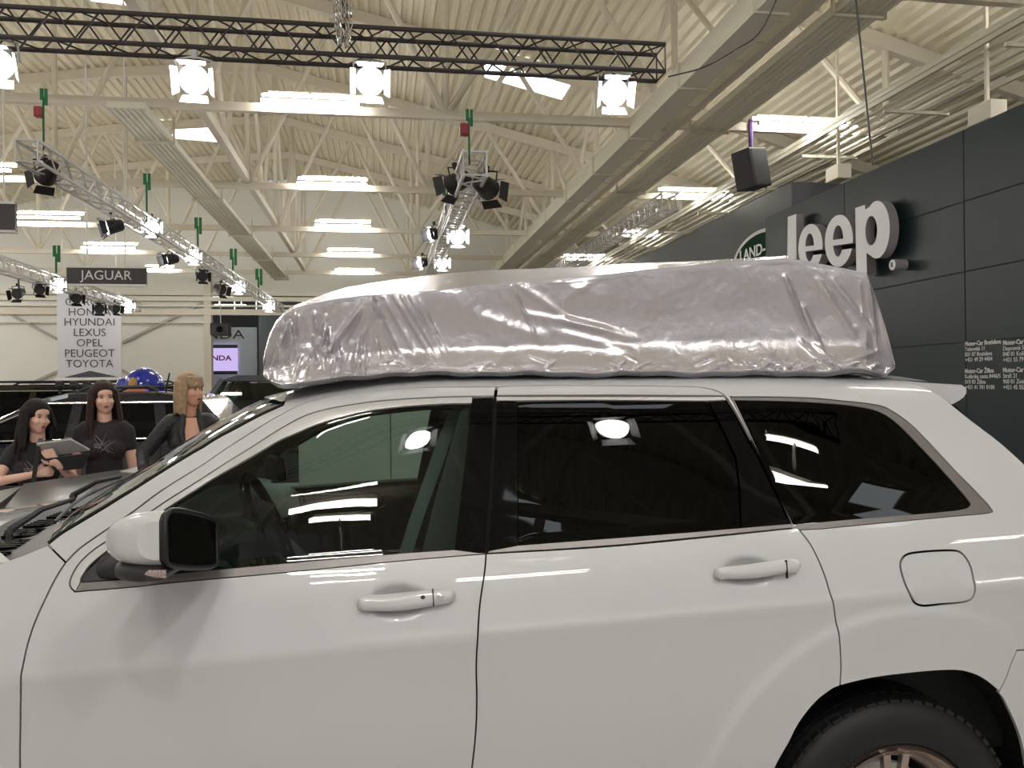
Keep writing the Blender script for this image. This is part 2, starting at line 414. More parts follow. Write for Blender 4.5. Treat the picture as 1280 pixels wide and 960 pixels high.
TL = [(390, 134, 2, 'twin tube light on the nearest truss, largest of the middle column', 330, 450),
      (1000, 162, 2, 'twin tube light beside the hanging loudspeaker, upper right', 943, 1062),
      (416, 233, 3, 'twin tube light second in the middle column, below the brightest lamps', 373, 458),
      (866, 246, 3, 'twin tube light right of the middle, left below the loudspeaker', 824, 910),
      (-8, 216, 3, 'tube light cut by the left edge beside the silver truss', -50, 10),
      (429, 284, 4, 'twin tube light third in the middle column', 395, 463),
      (63, 274, 4, 'bright tube light at left beside the square black sign end', 20, 105),
      (800, 296, 4, 'short tube light behind the thin silver truss at right', 770, 812),
      (438, 318, 5, 'twin tube light fourth in the middle column', 410, 466),
      (139, 311, 5, 'tube light directly above the hanging dark name sign', 106, 172),
      (733, 325, 5, 'tube light just above the silver cover at right of the middle', 706, 762),
      (444, 342, 6, 'tube light last and lowest in the middle column, just above the cover', 420, 468),
      (200, 338, 6, 'tube light right of the hanging dark name sign', 183, 218)]
for px, py, k, lab, a, b in TL:
    p = onY(px, py, TY[k]-.05); L = onY(b, py, TY[k]).x - onY(a, py, TY[k]).x
    place_tube(Vector((p.x, p.y-.2, p.z)), lab, L/2.2)
for i, (x, y, nm) in enumerate(((-20, -8, 'far left, furthest back'), (-9, -8, 'left, furthest back'), (2, -8, 'middle, furthest back'), (12, -8, 'right, furthest back'), (-10, -1.2, 'left, over the aisle'), (-1.2, -.95, 'just behind the camera'), (-.85, -4.8, 'middle, nearer of two'), (-.8, -5.7, 'middle, farther of two'), (5.2, -3.1, 'right, above the aisle'),
        (-13, 4.6, 'far left, overhead'), (-4.5, 4.6, 'left, overhead'), (5.5, 4.6, 'right, overhead'), (-15, 10.8, 'far left, outside the view'), (11, 10.8, 'right, outside the view'), (-13, 17, 'added fill, far left on the nearest visible truss'), (-14, 23.5, 'added fill, far left on the second visible truss'), (-16, 29.7, 'added fill, far left on the third visible truss'), (-18.5, 35.4, 'added fill, far left on the fourth visible truss'), (-20.5, 40.7, 'added fill, far left, truss nearest the back wall'), (-21, 17, 'added fill by the left wall, nearest visible truss'), (-22, 29.7, 'added fill by the left wall, third visible truss'))):  # left-hand fixtures on the visible trusses are added, unseen, to brighten the far hall
    place_tube(Vector((x, y-.2, ZC-.35)), 'twin tube light outside the picture, ' + nm, SXB.get(nm, 1.0))
# far hall lights beyond the back opening
for px, py, n in ((272, 372, 'highest'), (288, 382, 'middle'), (307, 392, 'lowest')):
    p = onY(px, py, 50); mb = MB(); mb.box(p, (1.7, .3, .12)); mb.box((p.x-.6, p.y, (p.z+8.2)/2), (.03, .03, 8.19-p.z)); mb.box((p.x+.6, p.y, (p.z+8.2)/2), (.03, .03, 8.19-p.z)); o = mb.build('strip_light', emis('strip_glow_'+n, (.95, 1, .95), 5)); tag(o, 'pale strip light in the back opening, %s of the three' % n, 'ceiling light', 'strip lights in the back opening')

# ------------------------------------------------------------ stage trusses
TRL = []; TRS = {}
def stage_truss(name, label, P0, P1, s, ma, rc, rl, pitch, up=(0,0,1)):
    P0, P1 = Vector(P0), Vector(P1); d = (P1-P0); L = d.length; d.normalize(); TRL.append((P0.copy(), P1.copy())); TRS[tuple(P0)] = s
    a = d.cross(Vector(up)).normalized(); b = a.cross(d).normalized()
    t = empty(name, P0, label, 'lighting truss')
    cn = [(-1,-1),(1,-1),(1,1),(-1,1)]
    for sa, sb in cn:
        o = a*sa*s/2+b*sb*s/2; mb = MB(); mb.tube([P0+o, P1+o], rc, 8); mb.build('chord', ma, t, smooth=40)
    n = max(2, int(L/pitch))
    for i in range(4):
        o0 = a*cn[i][0]*s/2+b*cn[i][1]*s/2; o1 = a*cn[(i+1) % 4][0]*s/2+b*cn[(i+1) % 4][1]*s/2
        mb = MB()
        for k in range(n):
            q0 = P0+d*L*k/n; q1 = P0+d*L*(k+1)/n; qm = (q0+q1)/2
            mb.tube([q0+o0, qm+o1], rl, 5, cap=False); mb.tube([qm+o1, q1+o0], rl, 5, cap=False)
        for q in (P0, P1): mb.tube([q+o0, q+o1], rl, 5)
        mb.build('lacing', ma, t)
    return t
# black truss, seen at px (829,59)-(829,99) right end
DB = 9.4
pa = onD(826, 79, DB); ya = pa.y
pb = onY(-60, 28, ya+.0)
BT_A, BT_B = Vector((pb.x, ya, pa.z)), Vector(pa)
BT_A.z = onY(0, 33, ya).z; BT_B.z = pa.z
zb = (BT_A.z+BT_B.z)/2
stage_truss('lighting_truss', 'long black box truss crossing the top of the picture', (BT_A.x-4, ya, BT_A.z), BT_B, .30, blackt, .026, .010, .42)
stage_truss('lighting_truss', 'black box truss behind the camera carrying two lamps', (-4, -1.95, 6.05), (5, -1.65, 6.05), .30, blackt, .026, .010, .42)
def silver(pn, dn, pf, df, label, s=.29):
    return stage_truss('lighting_truss', label, onD(*pn, dn), onD(*pf, df), s, alu, .026, .013, .62)
silver((33, 188), 11.5, (350, 386), 36, 'silver box truss running from the left edge down towards the grey opening')
silver((594, 204), 10.5, (535, 345), 30, 'silver box truss ending in the middle, its square end facing the camera')
silver((838, 252), 20, (700, 335), 38, 'thin silver box truss beneath the right tube lights', .4)
silver((-40, 318), 17, (170, 384), 27, 'silver box truss passing behind the hanging dark name sign')

# ------------------------------------------------------------ stage lights
def stage_light(kind):   # white lit, black lit, off
    t = empty('stage_light', (0, 0, 0), 'x', 'stage light')      # beam along -Y, hangs from above
    hs = mat('housing_white', (.5, .5, .5), .4) if kind == 'white' else blackm
    mb = MB(); mb.lathe([(.09, .20), (.13, .16), (.15, .0), (.17, -.12), (.17, -.16)], n=20, axis='y'); mb.build('housing', hs, t, smooth=40)
    mb = MB(); mb.lathe([(.001, -.165), (.155, -.165), (.155, -.170), (.001, -.175)], n=20, axis='y'); mb.build('lens', spotm if kind != 'off' else mat('lens_dark', (.05, .055, .06), .1), t)
    mb = MB(); mb.tube([(-.19, 0, 0), (-.19, 0, .2), (0, 0, .24), (.19, 0, .2), (.19, 0, 0)], .014, 6); mb.box((0, 0, .27), (.06, .06, .1)); mb.build('yoke', hs, t)
    for q in range(4):
        M = Matrix.Rotation(q*math.pi/2, 3, 'Y')
        w = .14; vs = [Vector((-w, -.17, .17)), Vector((w, -.17, .17)), Vector((w*1.15, -.31, .235)), Vector((-w*1.15, -.31, .235))]
        vs = [M @ v for v in vs]; n = (vs[1]-vs[0]).cross(vs[3]-vs[0]).normalized()
        mb = MB(); mb.prism(vs, n*.006); mb.build('barn_door', hs if kind != 'white' else mat('door_grey', (.35, .35, .35), .4), t)
    return t
plw = stage_light('white'); plb = stage_light('black'); plo = stage_light('off'); used = {'w': False, 'b': False, 'o': False}
def aim(o, loc, target, s=1.0):
    d = (Vector(target)-Vector(loc)).normalized()
    q = (-d).to_track_quat('Y', 'Z'); o.rotation_mode = 'QUATERNION'; o.rotation_quaternion = q; o.location = loc; o.scale = (s, s, s)
LAST = [None]
def place_spot(k, loc, target, s, label, group, watt=0):
    src = {'w': plw, 'b': plb, 'o': plo}[k]
    o = src if not used[k] else copy_tree(src); used[k] = True
    aim(o, loc, target, s); tag(o, label, 'stage light', group); LAST[0] = o
    if watt:
        l = bpy.data.lights.new('lamp_beam', 'SPOT'); l.energy = watt; l.spot_size = R(100); l.spot_blend = .8; l.shadow_soft_size = .14; l.color = (1, .97, .92)
        lo = bpy.data.objects.new('lamp_beam', l); COL.objects.link(lo); lo.parent = o; lo.location = (0, -.37, 0); lo.rotation_euler = (-math.pi/2, 0, 0)
    return o
g = 'bright lamps under the black truss'
for px, py, tg, n in ((2, 76, (-3, 2, .6), 'cut by the left edge'), (245, 98, (-1.4, 1.2, 1.0), 'second from the left'), (462, 100, (.2, .8, 1.0), 'third from the left'), (765, 114, (2, 1.5, 1.0), 'rightmost')):
    p = onY(px, py, ya); place_spot('w', p, tg, .88, 'glaring lamp with barn doors under the black truss, ' + n, g, SPOT_W)
for x, y, n in ((.2, -1.93, 'left'), (2.23, -1.69, 'right')):
    place_spot('w', Vector((x, y, 5.6)), (x*.6, 2.2, 1.2), 1.0, 'glaring lamp behind the camera aimed at the white car, ' + n, 'lamps behind the camera', SPOT_W)
g = 'stage lights on the silver trusses'
SL = [((60, 215), 11.8, (-9, 18, 2), 1.0, 'large black barn-door light, unlit side towards the camera, near end of the left silver truss'),
      ((190, 150+135), 15, (0, 0, 2), 1.0, 'lit lamp of the left silver truss, brightest one nearest the camera'),
      ((143, 283), 15, (-14, 13, 2), .9, 'tilted lamp with pale slit, left of the brightest one on the left silver truss'),
      ((242, 322), 19, (0, 0, 2), .95, 'lit lamp midway along the left silver truss'),
      ((214, 324), 19, (-14, 15, 2), .9, 'tilted lamp with pale slit midway along the left silver truss'),
      ((252, 345), 21, (3, 6, .5), .9, 'dark round lamp hanging below the middle of the left silver truss'),
      ((274, 361), 25, (3, 20, 1), 1.0, 'black lamp left of the lit one near the far end of the left silver truss'),
      ((298, 360), 26, (0, 0, 2), 1.0, 'lit lamp near the far end of the left silver truss'),
      ((336, 383), 33, (0, 0, 2), 1.1, 'lit lamp farthest along the left silver truss, beside the cover'),
      ((573, 227), 10.2, (-3, 16, 3), 1.0, 'large black lamp at the left of the middle truss end'),
      ((606, 232), 10.2, (5, 16, 3), 1.0, 'large black lamp at the right of the middle truss end'),
      ((545, 292), 18, (-10, 13, 2), .9, 'left lamp of the upper pair on the middle silver truss'),
      ((571, 296), 18, (1.5, 0, 2), 1.1, 'bright right lamp of the upper pair on the middle silver truss'),
      ((530, 328), 25, (-9, 18, 2), 1.0, 'left lamp of the lower pair just above the cover'),
      ((552, 329), 25, (2, 0, 2), 1.1, 'right lamp of the lower pair just above the cover'),
      ((73, 357), 21, (0, 0, 2), .9, 'lit lamp left of the hanging dark name sign'),
      ((160, 383), 26, (0, 0, 2), 1.0, 'lit lamp at the end of the truss in front of the list banner'),
      ((24, 366), 19, (-9, 14, 1), .8, 'small dark lamp at the far left under the truss'),
      ((48, 361), 20, (-2, 14, 1), .8, 'small dark lamp second from the left edge under the truss'),
      ((94, 372), 22, (-2, 14, 1), .9, 'black lamp hanging over the top left of the list banner'),
      ((124, 385), 23, (-4, 14, 1), .9, 'black lamp hanging over the middle of the list banner'),
      ((142, 385), 24, (2, 18, 1), .9, 'black lamp hanging over the right of the list banner')]
def closest(px, py, segs):
    r = ray(px, py).normalized(); best = None
    for P0, P1 in segs:
        u = (P1-P0); L = u.length; u.normalize(); w = EYE-P0; b_ = r.dot(u); dd = r.dot(w); e = u.dot(w); den = 1-b_*b_
        t_ = max(0, min(L, (e-b_*dd)/den)); Q_ = P0+u*t_; s_ = (Q_-EYE).dot(r); P_ = EYE+r*s_; k_ = (P_-Q_).length
        if best is None or k_ < best[0]: best = (k_, P_, Q_)
    return best
SEG = TRL[2:]; CLA = []
for p, D, tg, s, lab in SL:
    k_, P_, Q_ = closest(*p, [q for q in SEG if abs((closest(*p, [q])[1]-EYE).length-D) < 9] or SEG)
    D = (P_-EYE).dot(_f)
    lit = 'lit lamp' in lab or 'bright' in lab or 'pair' in lab or 'slit' in lab
    place_spot('b' if lit else 'o', onD(*p, D), tg, s*.9, lab, g, 50 if 'lit lamp' in lab or 'bright' in lab else 0)
    sg = min(SEG, key=lambda q: closest(*p, [q])[0] if abs((closest(*p, [q])[1]-EYE).length-D) < 9.5 else 99)
    u_ = (sg[1]-sg[0]).normalized(); a_ = u_.cross(Vector((0, 0, 1))).normalized(); b_ = a_.cross(u_).normalized(); hs_ = TRS[tuple(sg[0])]/2
    cr = min([Q_+a_*i*hs_+b_*j*hs_ for i in (-1, 1) for j in (-1, 1)], key=lambda c: (c-P_).length)
    mb = MB(); mb.tube([P_, P_.lerp(cr, .5)+Vector((0, 0, .02)), cr], .02, 6); CLA.append((mb.build('truss_clamp', blackm), LAST[0]))

# ------------------------------------------------------------ hoists and slings
for c_, o_ in CLA: adopt(c_, o_)
def hoist(px, y0, y1, D, label, body=None):
    D = (closest(px, y1, SEG)[1]-EYE).dot(_f)
    a, b = onD(px, y0, D), onD(px, y1, D); b.x, b.y = a.x, a.y
    t = empty('truss_sling', b, label, 'hoist', 'green slings')
    w = .0022*D
    mb = MB(); mb.box((a.x-.4*w*2, a.y, a.z-.5*w*5), (w*1.6, .03, w*6)); mb.box((a.x+.7*w*2, a.y, a.z-.5*w*8), (w*1.4, .03, w*9)); mb.tube([(a.x, a.y, a.z-w*4), b], w*.55, 6); mb.build('sling', green_s, t)
    mb = MB(); mb.tube([a-Vector((0, 0, w*4)), b-Vector((0, 0, .1))], .012, 5); mb.build('chain', blackm, t)
    if body: mb = MB(); q = a.lerp(b, .42); mb.box((q.x-.06, q.y, q.z), (.11, .12, .15)); mb.build('hoist_body', red_h, t, bevel=.02)
hoist(54, 112, 180, 12.6, 'green sling and hook holding the near end of the left silver truss', True)
hoist(183, 218, 272, 15, 'green sling on the left silver truss above its brightest lamp')
hoist(247, 273, 320, 19.5, 'green sling midway along the left silver truss')
hoist(291, 312, 345, 24, 'green sling right of the middle of the left silver truss')
hoist(323, 337, 372, 30, 'green sling at the far end of the left silver truss')
hoist(70, 308, 345, 20, 'green sling on the truss beside the hanging dark name sign')
hoist(586, 138, 196, 10.7, 'green sling with red hoist above the middle silver truss', True)
hoist(557, 232, 262, 14, 'green sling behind the large black lamps of the middle silver truss')
# chain hoist with bundled chain over the black truss
q = onY(430, 40, ya)
t = empty('chain_hoist', q, 'red chain hoist with a bundle of shiny chain at the top edge', 'hoist')
mb = MB(); mb.tube([(q.x, q.y, q.z+.15), (q.x, q.y, q.z+2.6)], .02, 6); mb.build('cable', blackm, t)
mb = MB(); mb.box((q.x, q.y, q.z+.42), (.16, .14, .2)); mb.box((q.x+.03, q.y, q.z+.2), (.05, .05, .5)); mb.build('hoist_body', red_h, t, bevel=.02)
mb = MB()
for i in range(16):
    a = random.uniform(-.10, .10); b = random.uniform(-.05, .05); pts = []
    for k in range(14):
        pts.append((q.x+a*(1-abs(k-6)/16)+random.uniform(-.012, .012), q.y-.18+b+random.uniform(-.012, .012), q.z+.36-.045*k))
    mb.tube(pts, .008, 4)
mb.build('chain', chrome, t)

# hanging loudspeaker
p = onD(939, 212, 17.9)
t = empty('loudspeaker', p, 'black loudspeaker hanging on a purple sling at upper right', 'loudspeaker')
Mr = Matrix.Rotation(R(-9), 3, 'Y') @ Matrix.Rotation(R(24), 3, 'Z')
mb = MB(); mb.box(p, (.55, .50, .82), Mr); mb.build('cabinet', mat('cabinet_black', (.02, .018, .024), .55, var=.1), t, bevel=.02)
mb = MB(); mb.box(p+Mr@Vector((.02, -.253, 0)), (.46, .01, .72), Mr); mb.build('grille', mat('grille_black', (.012, .011, .014), .7, bump=.4, bscale=300), t)
mb = MB(); mb.box(p+Mr@Vector((.0, -.26, .08)), (.08, .006, .03), Mr); mb.build('badge', blackm, t)
mb = MB(); a = onD(937, 149, 17.9); mb.tube([p+Vector((0, 0, .38)), Vector((p.x, p.y, a.z))], .05, 8); mb.build('sling', purple, t)
mb = MB(); mb.tube([p+Vector((.2, 0, .16)), p+Vector((.33, 0, -.08)), p+Vector((.33, 0, -.4))], .015, 6); mb.build('cable', blackm, t)
# cables
mb = MB(); pts = [onD(*q_) for q_ in ((700+0*1, 95, 9.6), (725, 95, 9.6), (760, 97-2, 9.6), (835, 96, 9.5), (880, 84, 9.5), (920, 62, 9.6), (950, 40, 9.7), (975, -10, 9.8))]
tag(mb.build('power_cable', blackm) if not mb.tube(catmull(pts[3:], 6), .008, 6) else None, 'thin black cable curving up from the right end of the black truss', 'cable')
mb = MB(); mb.tube([onD(1068, -20, 8.5), onD(1091, 207, 8.5)], .009, 6); tag(mb.build('hanging_cable', blackm), 'straight dark cable hanging down in front of the right ceiling', 'cable')
# ------------------------------------------------------------ dark stand wall on the right
XW = 8.2
zt = onX(1280, 129, XW).z
yfar = onX(957, 300, XW).y
mb = MB(); mb.bbox((XW, 1.0, 0), (XW+.5, yfar, zt)); struct(mb.build('wall_right', dgrey))
k = 30
for py in (228, 325, 422):
    z = onX(1280, py, XW).z; mb = MB(); mb.bbox((XW-.004, 1, z-.009), (XW+.01, yfar, z+.009)); struct(mb.build('trim_%d' % k, seam)); k += 1
for px in (1205.5, 1056):
    y = onX(px, 300, XW).y; mb = MB(); mb.bbox((XW-.004, y-.008, 0), (XW+.01, y+.008, zt)); struct(mb.build('trim_%d' % k, seam)); k += 1
y = onX(1205.5, 300, XW).y - (yfar-onX(1205.5, 300, XW).y)/3
mb = MB(); mb.bbox((XW-.004, y-.008, 0), (XW+.01, y+.008, zt)); struct(mb.build('trim_%d' % k, seam)); k += 1
XL = 9.3
c0 = onX(988, 228, XL)
mb = MB(); mb.bbox((XL, c0.y, 0), (XL+.4, 39, c0.z)); struct(mb.build('wall_right_far', dgrey2))
mb = MB(); mb.bbox((XL, c0.y-.06, 0), (XL+4, c0.y, c0.z)); struct(mb.build('wall_right_return', mat('panel_dark_blue', (.035, .036, .045), .6, var=.1)))
# lamps on posts seen over the wall
for px, py, n in ((1234, 142, 'nearer'), (1048, 217, 'farther')):
    p = onX(px, py, XW+1.2); t = empty('exterior_lamp', p, 'small square cream fixture above the dark wall, ' + n + ' one', 'fixture', 'fixtures above the dark wall')
    mb = MB(); mb.box(p, (.3, .5, .30)); mb.build('body', cream, t, bevel=.02)
    mb = MB(); mb.bbox((p.x-.025, p.y-.025, p.z), (p.x+.025, p.y+.025, roofz(p.x))); mb.build('stem', cream, t)

# big letter sign
XF = XW-.26
def pl(pts, X=XF): return [(-onX(a, b, X).y, onX(a, b, X).z) for a, b in pts]
def wall3(X, depth): return lambda u, v, w: Vector((X+depth/2-w, -u, v))
JD = .16
sign = empty('letter_sign', onX(1050, 345, XF), 'big white raised letters reading Jeep on the charcoal wall', 'sign')
def letter(nm, loops, lab=None):
    o = shape_mesh(nm, loops, wall3(XF, JD), JD, white_l, sign, side=sign_side)
    return o
letter('letter_j', [pl([(984.7, 271), (995.2, 267.5), (995.6, 322), (994, 332), (988, 339), (978, 343), (968, 342), (968, 333), (975, 334), (981, 331), (984, 325)])])
def el(cx, cy, rx, ry, sh, a0, a1, n=26, pw=2.0):
    out = []
    for i in range(n+1):
        a = a0+(a1-a0)*i/n; c, s_ = math.cos(a), math.sin(a)
        x = math.copysign(abs(c)**(2/pw), c)*rx; y = math.copysign(abs(s_)**(2/pw), s_)*ry
        out.append((cx+x, cy-y+sh*x))
    return out
def ee(cx, cy, rx, ry, sh, irx, iry, icx):
    def at(x, y): return (cx+x*rx, cy-y*ry+sh*x*rx)
    ya, yb = -.16, -.36
    a_a, a_b = math.asin(ya), math.asin(yb)
    outer = el(cx, cy, rx, ry, sh, a_a, 2*math.pi+a_b, 40)
    sc = (icx-cx)
    ia_b, ia_a = math.asin(yb*ry/iry), math.asin(ya*ry/iry)
    inner = el(icx, cy+sh*sc, irx, iry, sh, -(-ia_b), -math.pi-ia_a, 24)
    hole_a = math.asin(.06*ry/iry)
    hole = el(icx, cy+sh*sc, irx, iry, sh, hole_a, math.pi-hole_a, 20)
    return [pl(outer+inner), pl(hole)]
letter('letter_e', ee(1013, 309, 15.2, 29, -.14, 5.4, 17.5, 1012))
letter('letter_e', ee(1048.5, 301, 17.6, 32.5, -.14, 6.4, 19.5, 1047.5))
pb_ = [(1069, 260), (1081, 256), (1081.3, 262)] + el(1096, 287, 16.2, 36, -.12, math.radians(125), math.radians(-118), 34) + [(1083, 316), (1083.6, 341.5), (1070.5, 345)]
letter('letter_p', [pl(pb_), pl(el(1089, 288.3, 7.4, 18.5, -.12, 0, 2*math.pi-.2, 24))])
cc = onX(1114, 331, XF+.0); rr = .085
mb = MB(); mb.lathe([(rr, 0), (rr, .22)], c=(XF+.02, cc.y, cc.z), n=24, axis='x'); mb.build('mark_disc', sign_side, sign, smooth=40)
mb = MB(); mb.lathe([(rr*.96, -.004), (rr*.96, 0)], c=(XF+.02, cc.y, cc.z), n=24, axis='x'); mb.build('mark_face', white_l, sign)
text_mesh('mark_letter', 'R', .115, (XF+.012, cc.y, cc.z-.040), (0,-1,0), (0,0,1), inkm, sign, ext=.003)
# far oval sign
XO2 = XL-.12
c = onX(950, 323, XO2); ry_ = abs(onX(916, 323, XO2).y-c.y); rz_ = c.z*0 + (onX(948, 288, XO2).z-c.z)
ov = empty('oval_sign', c, 'green oval sign with silver rim on the far grey wall, half hidden', 'sign')
def oval(nm, s, x0, d, ma):
    mb = MB(); n = 48
    mb.prism([Vector((x0, c.y+ry_*s*math.cos(2*math.pi*i/n), c.z+rz_*(1-(1-s)*1.3)*math.sin(2*math.pi*i/n))) for i in range(n)], (d, 0, 0)); return mb.build(nm, ma, ov)
oval('rim', 1.0, XO2, .12, mat('sign_silver', (.5, .5, .48), .35, .6)); oval('face', .90, XO2-.012, .02, mat('sign_green', (.006, .035, .018), .8, spec=.1)); 
text_mesh('lettering', 'LAND-', rz_*.56, (XO2-.02, c.y+ry_*.25, c.z+rz_*.12), (0,-1,0), (0,0,1), white_l, ov, sx=1.25, off=.006)
text_mesh('lettering', 'ROVER', rz_*.56, (XO2-.02, c.y-ry_*.1, c.z-rz_*.38), (0,-1,0), (0,0,1), white_l, ov, sx=1.25, off=.006)
# address block
tx = mat('wall_text', (.62, .64, .64), .5)
def block(px, py, lines, label):
    o = onX(px, py, XW); t = empty('address_text', (XW-.006, o.y, o.z), label, 'wall text', 'address columns on the dark wall')
    for i, l in enumerate(lines):
        text_mesh('text_line', l, .082 if i else .086, (XW-.006, o.y, o.z-.075*(i+.9)), (0,-1,0), (0,0,1), tx, t, off=.0022 if i == 0 else .0006, ext=.002, align='LEFT', sx=.95)
block(1206.5, 426.5, ['Motor-Car Bratislava', 'Tuhovská 11', '831 07 Bratislava', '+421 49 29 4404'], 'upper left address block of small white text on the charcoal wall')
block(1206.5, 460.5, ['Motor-Car Žilina', 'Kolárska cesta 8446/5', '010 03 Žilina', '+421 41 701 0100'], 'lower left address block of small white text just above the spoiler')
block(1254, 425, ['Motor-Car Košice', 'Dopravná 5', '040 01 Košice', '+421 55 79 8211'], 'upper right address block of small white text, cut by the right edge')
block(1254, 459, ['Motor-Car Zvolen', 'Stráž 21', '960 01 Zvolen', '+421 45 5553'], 'lower right address block of small white text, cut by the right edge')

# ------------------------------------------------------------ banners and hanging signs
def hang(p0, p1, Y, name, label, cat, ma, d=.04, strip=None):
    a, b = onY(*p0, Y), onY(*p1, Y); b.z = onY(p0[0], p1[1], Y).z if p1[1] != 520 else 0.0
    t = empty(name, ((a.x+b.x)/2, Y, b.z), label, cat)
    mb = MB(); mb.bbox((a.x, Y, b.z), (b.x, Y+d, a.z)); mb.build('panel', ma, t)
    return t, a, b
YBN = 38.0
t, a, b = hang((71, 366), (152, 473), YBN, 'hanging_banner', 'tall white banner listing seven car makes, hanging on the back wall', 'banner', bannerm, .05)
mb = MB(); mb.bbox((a.x-.03, YBN-.03, b.z-.06), (b.x+.03, YBN+.06, b.z+.03)); mb.build('bottom_bar', signlight, t)
mb = MB(); mb.prism([onY(78, 472.2, YBN-.02), onY(112.5, 463.5, YBN-.02), onY(148, 471.2, YBN-.02)], (0, .01, 0)); mb.build('arrow', inkm, t)
for px in (78, 145): q = onY(px, 366, YBN+.02); mb = MB(); mb.tube([q, (q.x, q.y, roofz(q.x))], .02, 6); mb.build('hanger', signlight, t)
for w, y0, sx in (('CITROEN', 382, 1), ('HONDA', 394.5, 1), ('HYUNDAI', 407, 1), ('LEXUS', 420, 1), ('OPEL', 433, 1), ('PEUGEOT', 446, 1), ('TOYOTA', 459, 1)):
    q = onY(112, y0, YBN-.03); text_mesh('lettering', w, .46, q, (1,0,0), (0,0,1), inkm, t, ext=.004, sx=1.0, off=-.002)
YJ = 21.0
t, a, b = hang((83, 333), (183, 356), YJ, 'hanging_sign', 'dark hanging sign with white capitals and thin light edges', 'sign', signdark, .08)
for z in (a.z, b.z): mb = MB(); mb.bbox((a.x, YJ-.02, z-.025), (b.x, YJ+.1, z+.025)); mb.build('edge_strip', signlight, t)
q = onY(133, 349.5, YJ-.02); text_mesh('lettering', 'JAGUAR', .31, q, (1,0,0), (0,0,1), signlight, t, ext=.004)
for px in (109, 157): q = onY(px, 332, YJ+.04); mb = MB(); mb.tube([q, (q.x, q.y, roofz(q.x))], .02, 6); mb.build('hanger', signlight, t)
t, a, b = hang((-60, 252), (19, 288), 14, 'hanging_sign', 'dark hanging sign end at the left edge below the truss', 'sign', signdark, .08)
for z in (a.z, b.z): mb = MB(); mb.bbox((a.x, 13.98, z-.018), (b.x, 14.1, z+.018)); mb.build('edge_strip', signlight, t)
for px in (-40, 5): q = onY(px, 252, 14.04); mb = MB(); mb.tube([q, (q.x, q.y, roofz(q.x))], .012, 6); mb.build('hanger', signlight, t)
# stand seen through the back opening
YH = 53
t, a, b = hang((200, 409), (322, 520), YH, 'exhibition_stand', 'pale grey stand front with dark capitals in the back opening', 'stand', mat('stand_grey', (.62, .65, .68), .5, var=.04), .3)
q = onY(263.5, 423.5, YH-.03)
text_mesh('lettering', 'HONDA', .78, q, (1,0,0), (0,0,1), signlight, t, ext=.006, off=.075, sx=1.35)
text_mesh('lettering', 'HONDA', .78, q-Vector((0, .04, 0)), (1,0,0), (0,0,1), inkm, t, ext=.006, off=.005, sx=1.35)
t, a, b = hang((240, 431), (297, 468), YH-.14, 'video_screen', 'lilac screen with magenta lettering and dark bands in the back opening', 'screen', emis('screen_lilac', (.60, .48, .86), .95), .12)
q = onY(268, 450.5, YH-.18); text_mesh('lettering', 'HONDA', .42, q, (1,0,0), (0,0,1), mat('ink_magenta', (.35, .01, .12), .5), t, ext=.004, off=.012, sx=1.25)
for z0, z1 in ((431, 435), (464, 468)):
    u, v = onY(240, z0, YH-.17), onY(297, z1, YH-.17); mb = MB(); mb.bbox((u.x, u.y, v.z), (v.x, u.y+.02, u.z)); mb.build('band', inkm, t)
t, a, b = hang((323, 375), (470, 520), YH-1, 'exhibition_stand', 'darker grey stand panel right of the lilac screen', 'stand', mat('stand_grey_dark', (.16, .17, .18), .6, var=.05), .3)
p = onD(276, 412, 34); t = empty('projector', p, 'small black box hanging in front of the pale grey stand', 'projector')
mb = MB(); mb.box(p, (.75, .5, .5)); mb.build('casing', blackm, t, bevel=.04)
mb = MB(); mb.tube([p+Vector((0, 0, .2)), (p.x, p.y, ZC)], .02, 6); mb.build('drop_rod', cream, t)
mb = MB(); mb.lathe([(.12, -.3), (.14, -.22)], c=p, n=16, axis='y'); mb.build('lens', gloss_b, t)

# pale partition seen through the white car's front windows
a = onY(372, 500, 9.0); b = onY(600, 500, 9.0)
t = empty('partition', (a.x, 9, 0), 'pale grey partition behind the white car, seen through its front windows', 'partition')
for i in range(2):
    x0 = a.x+(b.x-a.x)*i/2; x1 = a.x+(b.x-a.x)*(i+1)/2
    mb = MB(); mb.bbox((x0+.006, 9, 0), (x1-.006, 9.06, 2.1)); mb.build('panel', mat('partition_pale', (.48, .50, .47), .6, var=.04), t)
mb = MB(); mb.bbox((a.x, 8.98, 0), (b.x, 9.08, .08)); mb.build('base_rail', alu, t)

# ------------------------------------------------------------ grey counter behind the bonnet
ZD = 1.13
cnt = empty('counter', onZ(90, 600, 0), 'low brushed dark grey counter between the women and the white bonnet', 'counter')
def onc(l): return [onZ(a, b, ZD) for a, b in l]
top = onc([(-30, 646), (30, 604.5), (180, 582.5), (196, 597), (215, 640), (60, 668)])
for p in top: p.y = max(p.y, 4.32)
brushed = mat('brushed_grey', (.050, .046, .045), .34, 0, var=.1, vscale=3)
mb = MB(); mb.prism([p-Vector((0, 0, .03)) for p in top], (0, 0, .03)); mb.build('countertop', brushed, cnt)
mb = MB(); cx = sum((p for p in top), Vector())/6
mb.prism([Vector((cx.x+(p.x-cx.x)*.93, cx.y+(p.y-cx.y)*.93, 0)) for p in top], (0, 0, ZD-.03)); mb.build('body', mat('counter_body', (.07, .068, .066), .5), cnt)
top2 = onc([(-60, 625), (29, 606), (-32, 640)])
for p in top2: p.y = max(p.y, 4.40)
mb = MB(); mb.prism([p-Vector((0, 0, .035)) for p in top2], (0, 0, .03)); mb.build('side_shelf', mat('shelf_olive', (.09, .085, .07), .4, var=.05), cnt)
